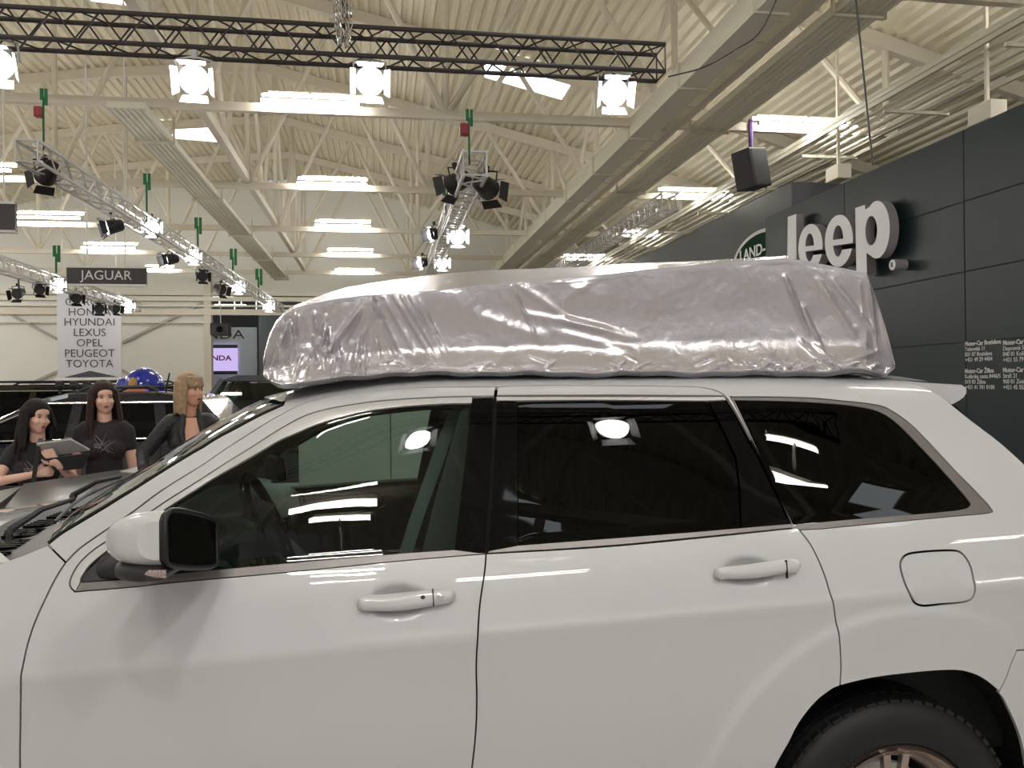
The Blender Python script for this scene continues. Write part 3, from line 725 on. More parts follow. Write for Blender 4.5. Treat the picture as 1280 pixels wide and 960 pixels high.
# papers / pale leaflet on the counter near the blonde's hand
q = onc([(150, 590), (200, 577), (214, 580), (170, 592)])
mb = MB(); mb.prism(q, (0, 0, .006)); tag(mb.build('leaflet', mat('leaflet_pale', (.5, .49, .46), .4)), 'pale leaflet on the dark counter beside the hand in the black jacket', 'leaflet')

# ------------------------------------------------------------ other cars
def bgcar(label, loc, rz, paintm, H=1.68, belt=1.18, L=4.7, Wd=1.85, hood=1.02, winm=None, A0=1.15, A1=1.95, D0=4.55, D1=4.25, roofm=None, chromeline=True, rails=True, hollow=False):
    t = empty('car', loc, label, 'car', rz=rz)
    wm = winm or gloss_b; lean = .30
    def gy(z): return max(0, z-belt)*lean
    # lower body with wheel arches
    wx = (.85, L-1.0); wr = .40
    prof = [(0.02, .45), (0.0, .75), (.12, hood-.12), (.5, hood-.02), (A0, belt)] + [(D0, belt), (L-.05, belt-.05), (L, .75), (L-.04, .4)]
    low = []
    for c_ in (wx[1], wx[0]):
        low += [(c_+wr*math.cos(a), .36+wr*math.sin(a)) for a in [R(q) for q in range(0, 181, 20)]]
    poly = prof+[(L-.06, .3)]+low+[(.1, .3)]
    for yy in (0,):
        vs = [Vector((x, 0, z)) for x, z in poly]
    mb = MB()
    n = len(poly)
    from mathutils.geometry import tessellate_polygon
    tri = tessellate_polygon([[Vector((x, z, 0)) for x, z in poly]])
    mb.add([(x, 0, z) for x, z in poly]+[(x, Wd, z) for x, z in poly], [tuple(q) for q in tri]+[tuple(i+n for i in q[::-1]) for q in tri]+[(i, (i+1) % n, n+(i+1) % n, n+i) for i in range(n)])
    mb.v = [tuple(Vector(v)) for v in mb.v]
    def bd(mb_, nm, ma, **k_):
        o = mb_.build(nm, ma, None, **k_); o.parent = t; return o
    bd(mb, 'body', paintm, bevel=.05)
    g = [(A0, belt), (A1, H-.06), (A1+.25, H), (D1-.4, H+.005), (D1, H-.05), (D0, belt)]
    mb = MB(); n = len(g)
    mb.add([(x, gy(z)+.015, z) for x, z in g]+[(x, Wd-gy(z)-.015, z) for x, z in g], [tuple(range(n))[::-1], tuple(range(n, 2*n))]+[(i, (i+1) % n, n+(i+1) % n, n+i) for i in range(n)])
    if hollow:
        mb = MB()
        y0_, y1_ = gy(H)+.02, Wd-gy(H)-.02
        mb.prism([(A1-.05, y0_, H-.08), (A1+.2, y0_, H), (D1-.3, y0_, H), (D1, y0_, H-.08)], (0, y1_-y0_, 0))
        for xb_, xt_, w_ in ((A0+.05, A1, .09), (2.55, 2.62, .12), (3.6, 3.62, .12), (D0-.1, D1-.1, .2)):
            for f_ in (lambda y: y, lambda y: Wd-y):
                mb.beam((xb_, f_(.03), belt), (xt_, f_(gy(H-.08)+.03), H-.06), .06, w_, (0, 1, 0))
    bd(mb, 'greenhouse', roofm or paintm, bevel=0 if hollow else .05)
    def win(x0, x1, x2, x3, nm='window'):    # bottom x0,x3; top x1,x2
        zb, zt2 = belt+.03, H-.11
        for side in (0, 1):
            f = (lambda y: y) if side == 0 else (lambda y: Wd-y)
            mb = MB(); q = [(x0, zb), (x1, zt2), (x2, zt2), (x3, zb)]
            mb.add([(x, f(gy(z)+.003), z) for x, z in q]+[(x, f(gy(z)+.03), z) for x, z in q], [(0,1,2,3), (4,5,6,7), (0,1,5,4), (1,2,6,5), (2,3,7,6), (3,0,4,7)])
            bd(mb, nm, wm)
    b1 = A0+(D0-A0)*.42; b2 = A0+(D0-A0)*.72
    win(A0+.16, A1+.10, b1, b1-.05); win(b1+.06, b1+.10, b2-.05, b2); win(b2+.1, b2+.06, D1-.2, D0-.25)
    mb = MB(); mb.add([(A0+.06, .18, belt+.03), (A1-.05, .26, H-.08), (A1-.05, Wd-.26, H-.08), (A0+.06, Wd-.18, belt+.03)], [(0,1,2,3)]); bd(mb, 'windshield', gloss_b)
    if chromeline:
        mb = MB(); mb.tube([(A0+.1, -.0, belt+.02), (D0-.1, -.0, belt+.02)], .008, 6); mb.tube([(A0+.12, gy(belt+.02)-.002, belt+.03), (A1+.08, gy(H-.1)-.002, H-.1), (D1-.15, gy(H-.1)-.002, H-.1), (D0-.2, -.002, belt+.03)], .009, 6); bd(mb, 'chrome_line', chrome)
    if rails:
        for yy in (.28, Wd-.28):
            mb = MB(); mb.tube([(A1+.3, yy, H), (A1+.4, yy, H+.05), (D1-.5, yy, H+.05), (D1-.4, yy, H)], .02, 6); bd(mb, 'roof_rail', blackm)
    for c_ in wx:
        for yy in (.0, Wd-.22):
            mb = MB(); mb.lathe([(.22, .0), (.34, .01), (.355, .06), (.355, .18), (.33, .22), (.2, .22)], c=(c_, yy, .36), n=24, axis='y'); bd(mb, 'wheel', rubber, smooth=40)
    mb = MB(); mb.box((A0+.42, -.09, belt+.07), (.1, .2, .14)); bd(mb, 'mirror', plast, bevel=.03)
    for x in (1.55, b1+.03, b2+.04):
        mb = MB(); mb.bbox((x-.004, -.004, .4), (x+.004, .01, belt)); bd(mb, 'door_seam', seam)
    for x in (b1-.2, b2-.18):
        mb = MB(); mb.box((x, -.02, belt-.14), (.2, .03, .035)); bd(mb, 'door_handle', paintm, bevel=.01)
    for yy in (.2, Wd-.2):
        mb = MB(); mb.box((.1, yy, .78), (.2, .34, .14)); bd(mb, 'headlamp', chrome, bevel=.03)
    return t
navy = mat('paint_navy', (.006, .007, .018), .12, coat=1.0)
blackp = mat('paint_black', (.006, .006, .007), .12, coat=1.0)
greyp = mat('paint_grey', (.07, .072, .08), .45, 0, coat=.15)
x0 = onY(0, 520, 8.6).x
bgcar('dark navy off-road car with chrome window line standing behind the women', (x0-1.62, 8.5, 0), 0, navy, H=1.665, belt=1.20, L=3.9, D0=3.78, D1=3.40)
bgcar('black car with roof rails in the second row behind the navy one', (-8.7, 14.6, 0), 0, blackp, H=1.79, belt=1.2, L=5.9, D0=5.7, D1=5.4)
# grey car, seen obliquely: its rear close to the white car
bgcar('tall grey car with dark glass, behind the woman in the black jacket', (onY(240, 500, 12.1).x-1.15, 12.1, 0), 0, greyp, H=1.88, belt=1.32, L=4.7, A1=1.52, winm=glass('glass_grey_car', (.36, .44, .40)), rails=False, chromeline=False, hollow=True)
# ------------------------------------------------------------ white car (side faces the camera, nose to the left)
YC = 3.12
KEY = [(2.30, .22), (2.235, .36), (2.185, .55), (2.160, .75), (2.148, .90), (2.138, 1.00), (2.133, 1.040), (2.140, 1.062), (2.153, 1.11), (2.172, 1.17), (2.196, 1.225), (2.214, 1.262), (2.262, 1.38),
       (2.318, 1.52), (2.362, 1.62), (2.390, 1.662), (2.430, 1.688), (2.500, 1.706), (2.65, 1.725), (2.88, 1.741), (YC, 1.745)]
_pr = catmull([Vector((a, b)) for a, b in KEY], 10)
_sl = [0.0]
for a, b in zip(_pr, _pr[1:]): _sl.append(_sl[-1]+(b-a).length)
STOT = _sl[-1]
_SY = np.array([p[0] for p in _pr]); _SZ = np.array([p[1] for p in _pr]); _SS = np.array(_sl)
S_ROOF = float(np.interp(1.706, _SZ, _SS))
DENT = [True]; HANDLES = []      # dents (X, z, rx, rz, depth)
XWR, XWF = 1.455, -1.46
def sm(a, b, x):
    t = np.clip((x-a)/(b-a), 0, 1); return t*t*(3-2*t)
def surf(X, s):
    X = np.asarray(X, float); s = np.asarray(s, float)
    y0 = np.interp(s, _SS, _SY); z0 = np.interp(s, _SS, _SZ)
    z = z0 + .035*X*(1-sm(1.2, 1.6, z0))
    w = sm(1.40, 1.69, z0)
    z = z - w*(.22*np.minimum(.72, np.maximum(0, .25-X))**2 + .05*np.maximum(0, X-1.1)**2)
    y = y0 + .04*np.maximum(0, X-1.2)**2 + .6*np.maximum(0, X-2.02)**2 + .12*np.maximum(0, -1.5-X)**2
    y = y + sm(1.25, 1.65, z0)*(.05*np.minimum(1, np.maximum(0, .1-X))**2)*(s < S_ROOF+.3)
    for xw in (XWR, XWF):
        r = np.sqrt((X-xw)**2+((z-.42)*1.0)**2)
        y = y - .010*(1-sm(.612, .650, r))
    for hx, hz, rx, rz, d in (HANDLES if DENT[0] else ()):
        q = ((X-hx)/rx)**2+((z-hz)/rz)**2
        y = y + d*np.maximum(0, 1-q)**1.5
    return y, z
def P3(X, s):
    y, z = surf(X, s); return Vector((float(X), float(y), float(z)))
def s_of(X, z):
    lo, hi = 0.0, STOT-.35
    for _ in range(28):
        m_ = (lo+hi)/2
        if float(surf(X, m_)[1]) < z: lo = m_
        else: hi = m_
    return (lo+hi)/2
def P(px, py):
    Y = 2.25
    for _ in range(18):
        p = onY(px, py, Y); s = s_of(p.x, p.z); Y = .5*Y+.5*float(surf(p.x, s)[0])
    p = onY(px, py, Y)
    return (p.x, s_of(p.x, p.z))
def XZ(X, z): return (X, s_of(X, z))
def nrm(X, s):
    e = .006
    a = np.array(surf(X, s-e)); b = np.array(surf(X, s+e)); c = np.array(surf(X-e, s)); d = np.array(surf(X+e, s))
    ts = np.stack([0*a[0], b[0]-a[0], b[1]-a[1]], -1); tx = np.stack([0*a[0]+2*e, d[0]-c[0], d[1]-c[1]], -1)
    n = np.cross(tx, ts); n = n/np.linalg.norm(n, axis=-1, keepdims=True)
    return n           # points to -Y (outwards)
def dens(lp, step=.02):
    out = []; n = len(lp)
    for i in range(n):
        a = Vector(lp[i]); b = Vector(lp[(i+1) % n]); k = max(1, int((b-a).length/step))
        out += [a.lerp(b, j/k) for j in range(k)]
    return out
def area(lp): return sum(lp[i][0]*lp[(i+1) % len(lp)][1]-lp[(i+1) % len(lp)][0]*lp[i][1] for i in range(len(lp)))/2
def inset(lp, g):
    n = len(lp); sg = 1 if area(lp) > 0 else -1; out = []
    for i in range(n):
        a, b, c = Vector(lp[i-1]), Vector(lp[i]), Vector(lp[(i+1) % n])
        d1 = (b-a); d2 = (c-b)
        if d1.length < 1e-9 or d2.length < 1e-9: out.append(b); continue
        d1.normalize(); d2.normalize()
        n1 = Vector((-d1.y, d1.x))*sg; n2 = Vector((-d2.y, d2.x))*sg; m_ = n1+n2
        if m_.length < .3: out.append(b+n1*g); continue
        m_.normalize(); out.append(b+m_*g/max(.45, m_.dot(n1)))
    return out
def inside(pts, lp):
    x, y = pts[:, 0], pts[:, 1]; r = np.zeros(len(pts), bool); n = len(lp)
    for i in range(n):
        x1, y1 = lp[i]; x2, y2 = lp[(i+1) % n]
        if y1 == y2: continue
        c = ((y1 > y) != (y2 > y)) & (x < (x2-x1)*(y-y1)/(y2-y1)+x1); r ^= c
    return r
def bdist(pts, loops):
    d = np.full(len(pts), 9.0)
    for lp in loops:
        A = np.array([tuple(p) for p in lp]); B = np.roll(A, -1, 0)
        for a, b in zip(A, B):
            ab = b-a; L = max(ab@ab, 1e-12); t = np.clip(((pts-a)@ab)/L, 0, 1)
            q = pts-(a+t[:, None]*ab); d = np.minimum(d, np.sqrt((q*q).sum(1)))
    return d
def panel(name, outer, ma, parent, holes=(), off=0.0, thick=.012, res=.035, gap=.0022, mirror=False, pillow=None, step=.02, holegap=None, fine=()):
    hg = gap if holegap is None else holegap
    o2 = inset(dens(outer, step), gap); hs = [inset(dens(h, step), -hg) for h in holes]
    loops = [o2]+hs
    xs_ = [p[0] for p in o2]; ys_ = [p[1] for p in o2]
    g = np.array([(x+.0007*math.sin(91*y), y) for x in np.arange(min(xs_), max(xs_), res) for y in np.arange(min(ys_), max(ys_), res)])
    for (fx, fs, fr) in fine:
        g = np.vstack([g, np.array([(x, y) for x in np.arange(fx-fr, fx+fr, .009) for y in np.arange(fs-fr*.6, fs+fr*.6, .009)])])
    if len(g):
        k = inside(g, o2)
        for h in hs: k &= ~inside(g, h)
        g = g[k]
        if len(g): g = g[bdist(g, loops) > (min(.008, res*.4) if not fine else .004)]
    V = []; E = []
    for lp in loops:
        n0 = len(V); V += [Vector((p[0], p[1])) for p in lp]; E += [(n0+i, n0+(i+1) % len(lp)) for i in range(len(lp))]
    nb = len(V); V += [Vector(q) for q in g]
    r = delaunay_2d_cdt(V, E, [], 0, 1e-6)
    v2 = np.array([tuple(v) for v in r[0]]); tr = np.array([f for f in r[2] if len(f) == 3])
    c = v2[tr].mean(1); k = inside(c, o2)
    for h in hs: k &= ~inside(c, h)
    tr = tr[k]
    y, z = surf(v2[:, 0], v2[:, 1]); p = np.stack([v2[:, 0], y, z], -1); N = nrm(v2[:, 0], v2[:, 1])
    o_ = np.full(len(v2), -off)
    if pillow:
        rr_, hh = pillow; d = np.clip(bdist(v2, [o2]), 0, rr_)/rr_; o_ = o_ + hh*np.sqrt(np.clip(1-(1-d)**2, 0, 1))
        # numeric normals later
    p = p+N*o_[:, None]
    edges = {}
    for t_ in tr:
        for a, b in ((t_[0], t_[1]), (t_[1], t_[2]), (t_[2], t_[0])):
            if (b, a) in edges: del edges[(b, a)]
            else: edges[(a, b)] = 1
    verts = [tuple(q) for q in p]; faces = [tuple(int(i) for i in t_) for t_ in tr]
    nn = [tuple(q) for q in N]
    for a, b in edges:
        a, b = int(a), int(b)
        e = Vector(verts[b])-Vector(verts[a]); on = e.cross(Vector(N[a])); on = on.normalized() if on.length > 1e-9 else Vector((0, -1, 0))
        i0 = len(verts)
        verts += [verts[a], verts[b], tuple(Vector(verts[b])-Vector(N[b])*thick), tuple(Vector(verts[a])-Vector(N[a])*thick)]
        nn += [tuple(on)]*4; faces.append((i0, i0+1, i0+2, i0+3) if False else (i0+3, i0+2, i0+1, i0))
    if mirror:
        verts = [(a, 2*YC-b, c_) for a, b, c_ in verts]; nn = [(a, -b, c_) for a, b, c_ in nn]; faces = [f[::-1] for f in faces]
    # orientation: triangles should face outwards
    me = bpy.data.meshes.new(name); me.from_pydata(verts, [], faces); me.materials.append(ma); me.update()
    me.polygons.foreach_set('use_smooth', [True]*len(me.polygons))
    # flip triangles whose normal disagrees
    bm = bmesh.new(); bm.from_mesh(me); bm.faces.ensure_lookup_table()
    for f in bm.faces:
        f.normal_update(); s_ = Vector((0, 0, 0))
        for v in f.verts: s_ += Vector(nn[v.index])
        if f.normal.dot(s_) < 0: f.normal_flip()
    bm.to_mesh(me); bm.free()
    if not pillow: me.normals_split_custom_set_from_vertices(nn)
    o = bpy.data.objects.new(name, me); COL.objects.link(o); adopt(o, parent)
    return o

def PX(l, seg=1):
    q = [Vector(P(*p)) for p in l]
    return catmull(q, seg) if seg > 1 else q
fhp = onY(502, 757, 2.15); rhp = onY(940, 718, 2.16)
HANDLES += [(fhp.x-.01, fhp.z+.008, .085, .045, .026), (rhp.x-.01, rhp.z+.008, .085, .042, .026)]

# seams traced on the body side
L1a = PX([(82, 703), (98, 687), (117, 673), (142, 656), (180.5, 629), (230, 595.5), (280, 562.5), (331, 530), (355, 516.5), (381, 503.5), (405, 497), (431, 492.5), (462, 488.2), (496, 485.6), (555, 484), (620, 483.4)], 4)
L1b = PX([(620, 483.4), (673.7, 481.8), (767.5, 482.2), (861, 483.4), (886, 485.8), (902, 491.5), (909, 498)], 4)
L2 = PX([(618, 495), (560, 496), (503, 498.7), (465, 502), (431.5, 507), (405, 512), (381, 519.5), (357, 532), (331, 548), (288, 575), (240, 606), (198, 633), (165, 654), (135, 675), (112.5, 691), (97, 707), (88.5, 723), (88, 733), (94, 739.5)], 4)
L2b = PX([(94, 739.5), (164, 733.6), (216, 728), (360, 715), (503, 700.6), (607.6, 692)], 4)
GL = PX([(590, 503.7), (539, 505), (467.5, 512), (430, 520), (395.6, 530), (370, 541), (342, 553.7), (288, 585), (240, 614.5), (209, 634.5), (160, 668), (131, 690), (112, 706), (104, 717), (100.5, 723), (100, 727.7)], 4)
GLb = PX([(100, 727.7), (160, 723.5), (214, 717), (360, 703.5), (500, 691.5), (568, 686.8)], 4)
RSEAM = PX([(620, 483.4), (619, 520), (618, 552), (613.5, 631), (609, 688), (606, 713), (599, 764), (595.5, 825), (596, 870), (595, 910), (590, 960), (578, 1040), (562, 1130)], 3)
iT = 12; 
RS_top = PX([(620, 483.4), (618, 495)]); 
RS_low = PX([(607.6, 692), (606, 713), (599, 764), (595.5, 825), (596, 870), (595, 910), (590, 960), (578, 1040), (562, 1130)], 4)
FSEAM = PX([(82, 703), (70, 722), (56, 750), (40, 787.5), (30, 825), (26, 870), (25, 960), (30, 1050), (45, 1150)], 4)
QSEAM = PX([(989, 653), (999, 662.5), (1014, 682), (1030, 717), (1037, 740), (1043, 764), (1049, 794), (1051.3, 829), (1050, 857.5)], 4)
GAPQ = PX([(909, 498), (924, 522.5), (949, 569), (971, 613), (989, 653)], 4)
RBELT = PX([(609.6, 692), (700, 687), (780, 681.5), (908, 669), (993, 660)], 4)
ARCH = PX([(950, 1040), (958, 995), (969, 960), (986, 929), (999, 904), (1017.5, 880), (1034, 866), (1050, 857.5), (1092.5, 847.5), (1145.6, 840.8), (1189, 838), (1211, 841), (1230, 849.5), (1249, 866), (1264, 894), (1275, 922), (1281, 950), (1286, 1000)], 4)
def near(l, p):
    p = Vector(p); return min(range(len(l)), key=lambda i: (l[i]-p).length)
ia = near(ARCH, P(1050, 857.5)); ib = near(ARCH, P(1249, 866))
A_door, A_q, A_b = ARCH[:ia+1], ARCH[ia:ib+1], ARCH[ib:]
WSH = PX([(60, 681), (78, 667), (109, 648), (134, 633), (150, 623), (175, 608), (205, 589), (255, 559), (299, 534), (336, 515), (354, 507)], 4)
zb = .42
BOT = lambda X: Vector(XZ(X, zb))

car = empty('car', (0, YC, 0), 'white off-road estate car filling the foreground, wrapped cargo on its roof', 'car')
# dark inner body
w_front = GL+GLb+PX([(590, 503.7)])
REARG = PX([(649, 681), (649, 620), (649, 501), (740, 499.5), (883, 500.6), (888, 510), (905, 542), (919, 572), (924, 610), (926, 659.5), (860, 665)], 1)
QG = PX([(917.5, 499.6), (989, 501), (1040, 504), (1067.5, 507), (1099, 514), (1124, 530.6), (1155, 562), (1192.5, 603), (1212, 626), (1213, 632), (1206, 636), (1177, 640), (1067.5, 649), (999, 655), (990, 652), (960, 590), (935, 535)], 3)
QT = PX([(913, 496), (974, 496.3), (1020, 498), (1052, 501), (1092.5, 505.6), (1114, 513), (1145.6, 537), (1192.5, 587), (1224, 619), (1238, 635), (1236, 641), (1192.5, 645), (1099, 653.6), (999, 662.3), (989, 652), (960, 590), (935, 538)], 3)
def arcpts(xw, r, a0, a1, n=22): return [Vector(XZ(xw+r*math.cos(R(a0+(a1-a0)*i/n)), max(.24, .40+r*math.sin(R(a0+(a1-a0)*i/n))))) for i in range(n+1)]
FTOP = [Vector(P(60, 681)), Vector(P(31, 693)), Vector(P(0, 704)), Vector(XZ(-1.2, 1.215)), Vector(XZ(-1.6, 1.16)), Vector(XZ(-2.0, 1.09)), Vector(XZ(-2.3, 1.0))]
REAR_D = PX([(1148, 482), (1170, 492), (1191, 507), (1240, 545), (1280, 580), (1318, 614)], 3)+[Vector(XZ(2.17, 1.28)), Vector(XZ(2.27, 1.05)), Vector(XZ(2.32, .9))]
ROOFE = [Vector((P(354, 507)[0]+.0, S_ROOF))]+[Vector((x, S_ROOF)) for x in np.arange(-.15, 1.70, .1)]
inner_out = [Vector(XZ(-2.32, .40)), Vector(XZ(-2.0, .40))]+arcpts(XWF, .50, 178, 2)+[Vector(XZ(-.7, .36)), Vector(XZ(.7, .36))]+arcpts(XWR, .51, 178, 2)+[Vector(XZ(2.1, .4)), Vector(XZ(2.33, .5))]+REAR_D[::-1]+ROOFE[::-1]+WSH[::-1]+FTOP[1:]
HOLES_G = [w_front, REARG, QG]
for mi in (False, True):
    panel('inner_body', inner_out, seam, car, holes=HOLES_G, off=.030, thick=.012, res=.08, gap=.004, holegap=.004, mirror=mi)
# painted panels
side_outer = WSH+[Vector((ROOFE[0][0], S_ROOF))]+ROOFE[1:]+REAR_D+[Vector(P(1330, 806)), Vector(P(1300, 810))]+PX([(1271, 813), (1263, 832), (1258, 846), (1249, 864)], 3)+A_q[::-1][1:]+QSEAM[::-1][1:]+GAPQ[::-1][1:]+L1b[::-1][1:]+L1a[::-1][1:]
FUEL = catmull([P(*q) for q in ((1125, 708), (1130, 695), (1146, 690), (1186, 687.5), (1202, 691), (1213, 707), (1219, 732), (1216, 747), (1205, 753), (1175, 755.8), (1152, 757.3), (1141, 751), (1132, 732))], 4, True)
FUELc = FUEL+[]
door_f = FSEAM[::-1][:-1]+L1a+[RS_top[1]]+L2[1:]+L2b[1:]+RS_low[1:]
fhs = s_of(fhp.x, fhp.z); rhs = s_of(rhp.x, rhp.z)
door_r = RS_low[::-1]+RBELT[1:]+QSEAM[1:][2:]+A_door[::-1][1:]+[Vector(XZ(.93, .45))]
band_r = PX([(621.5, 484)])+L1b[1:]+PX([(905, 494.6), (760, 493.6), (620.5, 494.3)])
trim_f = L2+GL[::-1]+PX([(591, 496)])
trim_fb = L2b+PX([(568, 686.8)])+GLb[::-1][1:]
bump = PX([(1249, 866), (1258, 846), (1263, 832), (1271, 813), (1300, 810), (1330, 806)], 1)+[Vector(XZ(2.32, .86)), Vector(XZ(2.36, .6)), Vector(XZ(2.3, .42)), Vector(XZ(2.05, .40))]+arcpts(XWR, .52, 5, 30, 4)[:3]+A_b[::-1][3:]
fend = FTOP+[Vector(XZ(-2.34, .8)), Vector(XZ(-2.3, .42)), Vector(XZ(-2.0, .42))]+arcpts(XWF, .50, 178, 2)+[Vector(XZ(-.93, .42))]+[v for v in FSEAM[::-1] if v[1] > s_of(-.86, .45)]
appl_f = PX([(590.5, 497), (616.5, 496), (616, 552), (611.5, 631), (606.5, 690.5), (568, 686.8), (577, 610)])
appl_b = PX([(621.5, 495.5), (647.5, 501), (647.5, 681.5), (611, 688), (615.5, 631), (620, 552)])
appl_c = PX([(887, 502), (907.5, 500), (948, 572), (987.5, 654), (928, 660), (926, 610), (921, 570), (906, 538)])
sail = PX([(100.6, 727.5), (104.5, 717.5), (131, 690.8), (160, 668.5), (166, 664.5), (166, 722.5)])
front_glass = PX([(590, 503.7), (568, 686.8), (500, 691.5), (360, 703.5), (214, 717), (167, 722.8), (167, 664)])+GL[::-1][20:]
for mi in (False, True):
    panel('side_frame', side_outer, paint, car, holes=[QT, FUEL], mirror=mi, res=.03 if mi else .016)
    panel('front_door', door_f, paint, car, mirror=mi, res=.03, fine=[(fhp.x, fhs, .13)])
    panel('rear_door', door_r, paint, car, mirror=mi, res=.03 if mi else .016, fine=[(rhp.x, rhs, .13)])
    panel('rear_door_frame', band_r, paint, car, mirror=mi)
    panel('fender', fend, paint, car, mirror=mi)
    panel('rear_bumper_side', bump, paint, car, mirror=mi)
    panel('window_trim', trim_f, trimb, car, mirror=mi, gap=.0012, off=.002)
    panel('window_trim', trim_fb, trimg, car, mirror=mi, gap=.0012, off=.002)
    panel('quarter_window_trim', QT, trimg, car, holes=[QG], mirror=mi, gap=.001, off=.002, holegap=.0)
    panel('window_trim', PX([(620.5, 495.3), (905, 495.6), (908, 499.5), (886, 500.4), (740, 499.2), (621, 500.3)]), trimb, car, mirror=mi, gap=.0006, off=.002)
    panel('window_trim', PX([(611, 688.5), (649, 681.5), (860, 665.5), (989, 654.5), (994, 659), (908, 667.5), (780, 680), (700, 685.8), (610, 690.8)]), trimg, car, mirror=mi, gap=.0006, off=.002)
    for q in (appl_f, appl_b, appl_c): panel('pillar_cover', q, gloss_b, car, mirror=mi, gap=.001, off=.005)
    panel('mirror_base', sail, plast, car, mirror=mi, gap=.001, off=.003)
    panel('front_window', front_glass, glass_f, car, mirror=mi, gap=.0, off=.009, thick=.0045)
    panel('rear_window', REARG, glass_r, car, mirror=mi, gap=-.001, off=.009, thick=.0045)
    panel('quarter_window', QG, glass_r, car, mirror=mi, gap=-.001, off=.006, thick=.0045)
    panel('rocker', [Vector(XZ(x, .40)) for x in (-.93, 0, .92)]+[Vector(XZ(x, .26)) for x in (.92, 0, -.93)], plast, car, mirror=mi)
panel('fuel_flap', FUEL, paint, car, gap=.004)
# door handles
for nm, pts, sp, lock in (('f', [(447, 751), (452, 745), (480, 742), (532, 738.5), (560, 737), (568, 741.5), (567.5, 748), (560, 754), (540, 758), (500, 761.5), (460, 764), (449, 761)], 540, True),
                    ('r', [(891.5, 716), (896, 710.5), (925, 705), (972, 700.5), (990, 700), (996.5, 704), (996.5, 710.5), (990, 716), (960, 719.5), (930, 722), (900, 724), (892.5, 721)], 976.5, False)):
    lp = PX(pts, 3); 
    DENT[0] = False
    h = panel('door_handle', lp, paint, car, off=-.020, thick=.016, res=.008, gap=0, pillow=(.014, .012), step=.006)
    y0 = pts[2][1]
    seamx = PX([(sp-.6, pts[0][1]-14), (sp+.6, pts[0][1]-14), (sp+2.2, pts[0][1]+8), (sp+1.0, pts[0][1]+8)])
    panel('handle_seam', seamx, seam, h, off=-.0335, thick=.01, gap=0, res=.01)
    if lock:
        c_ = PX([(549.5+4.6*math.cos(a), 747+4.6*math.sin(a)) for a in [i*math.pi/8 for i in range(16)]])
        panel('lock_cylinder', c_, chrome, h, off=-.033, thick=.01, gap=0, res=.01, pillow=(.006, .002))
        c_ = PX([(528+3.0*math.cos(a), 747.5+2.5*math.sin(a)) for a in [i*math.pi/8 for i in range(16)]])
        panel('sensor_button', c_, plast, h, off=-.0325, thick=.01, gap=0, res=.01)
    for px, py in ((pts[0][0]+9, pts[0][1]+3), (pts[6][0]-14, pts[6][1]+1)):
        c_ = P(px, py); q = P3(*c_); mb = MB(); mb.box(q+Vector((0, -.010, 0)), (.014, .022, .014)); o = mb.build('handle_mount', paint, None); adopt(o, h)
    DENT[0] = True
# roof skin, bonnet, windscreen, tail
rows = []
nx = 44
for i in range(nx+1):
    r_ = []
    for j in range(31):
        w = -1+2*j/30; yy = abs(w)
        s_ = S_ROOF+(STOT-S_ROOF)*(1-yy)
        xf = ROOFE[0][0]-.012-.115*(1-yy**2); X = xf+(1.78-xf)*i/nx
        p = P3(X, s_); 
        if w > 0: p = Vector((p.x, 2*YC-p.y, p.z))
        r_.append(p)
    rows.append(r_)
mb = MB(); mb.grid(rows); o = mb.build('roof', paint, None, smooth=60); adopt(o, car)
mb = MB(); mb.grid([[p-Vector((0, 0, .035)) for p in r_] for r_ in rows]); o = mb.build('headliner', mat('headliner', (.05, .05, .05), .9), None, smooth=60); adopt(o, car)
E3 = [P3(*q) for q in WSH]
def wsurf(w, i, dz=0):
    e = E3[i]; b = 1-w*w; yy = YC+(e.y-YC)*(-w) if True else 0
    return Vector((e.x-.135*b, YC+w*(YC-e.y), e.z+.012*b+dz))
mb = MB(); mb.grid([[wsurf(-1+2*j/24, i) for j in range(25)] for i in range(len(E3))]); o = mb.build('windshield', glass_w, None, smooth=60); adopt(o, car)
for w_ in (-.988, .988): mb = MB(); mb.tube([wsurf(w_, i, .002) for i in range(len(E3))], .0045, 6); o = mb.build('windshield_seal', seam, None); adopt(o, car)
ZHD = P3(*P(0, 704))
def hood(v, u):
    xr = -.90-.30*(1-v*v); X = xr+(-2.36-xr)*u
    e = P3(*XZ(X, 1.262-.03*u-.23*u**2.2)) if False else None
    zed = float(np.interp(-X, [.8, .92, 1.2, 1.6, 2.0, 2.3, 2.4], [1.27, 1.262, 1.215, 1.16, 1.09, 1.0, .96]))
    s_ = s_of(X, zed); ey = float(surf(X, s_)[0])+.004
    return Vector((X, YC+v*(YC-ey), zed+.035*(1-v*v)+.012*(1-abs(v)**6)))
mb = MB(); mb.grid([[hood(-1+2*j/30, i/26) for j in range(31)] for i in range(27)]); o = mb.build('bonnet', paint, None, smooth=60); adopt(o, car)
mb = MB(); mb.grid([[hood(-1+2*j/30, 0)+Vector((0, 0, -.0)) for j in range(31)], [hood(-1+2*j/30, 0)+Vector((.004, 0, -.05)) for j in range(31)]]); o = mb.build('bonnet_edge', paint, None); adopt(o, car)
rows = []
for i in range(7):
    t_ = i/6; r_ = []
    for j in range(31):
        w = -1+2*j/30; a = hood(w, 0)+Vector((.0, 0, -.045)); b = wsurf(w*.99, 0)+Vector((.03, 0, -.01)); p = a.lerp(b, t_); p.z += -.02*math.sin(math.pi*t_); r_.append(p)
    rows.append(r_)
mb = MB(); mb.grid(rows); o = mb.build('cowl', plast, None, smooth=60); adopt(o, car)
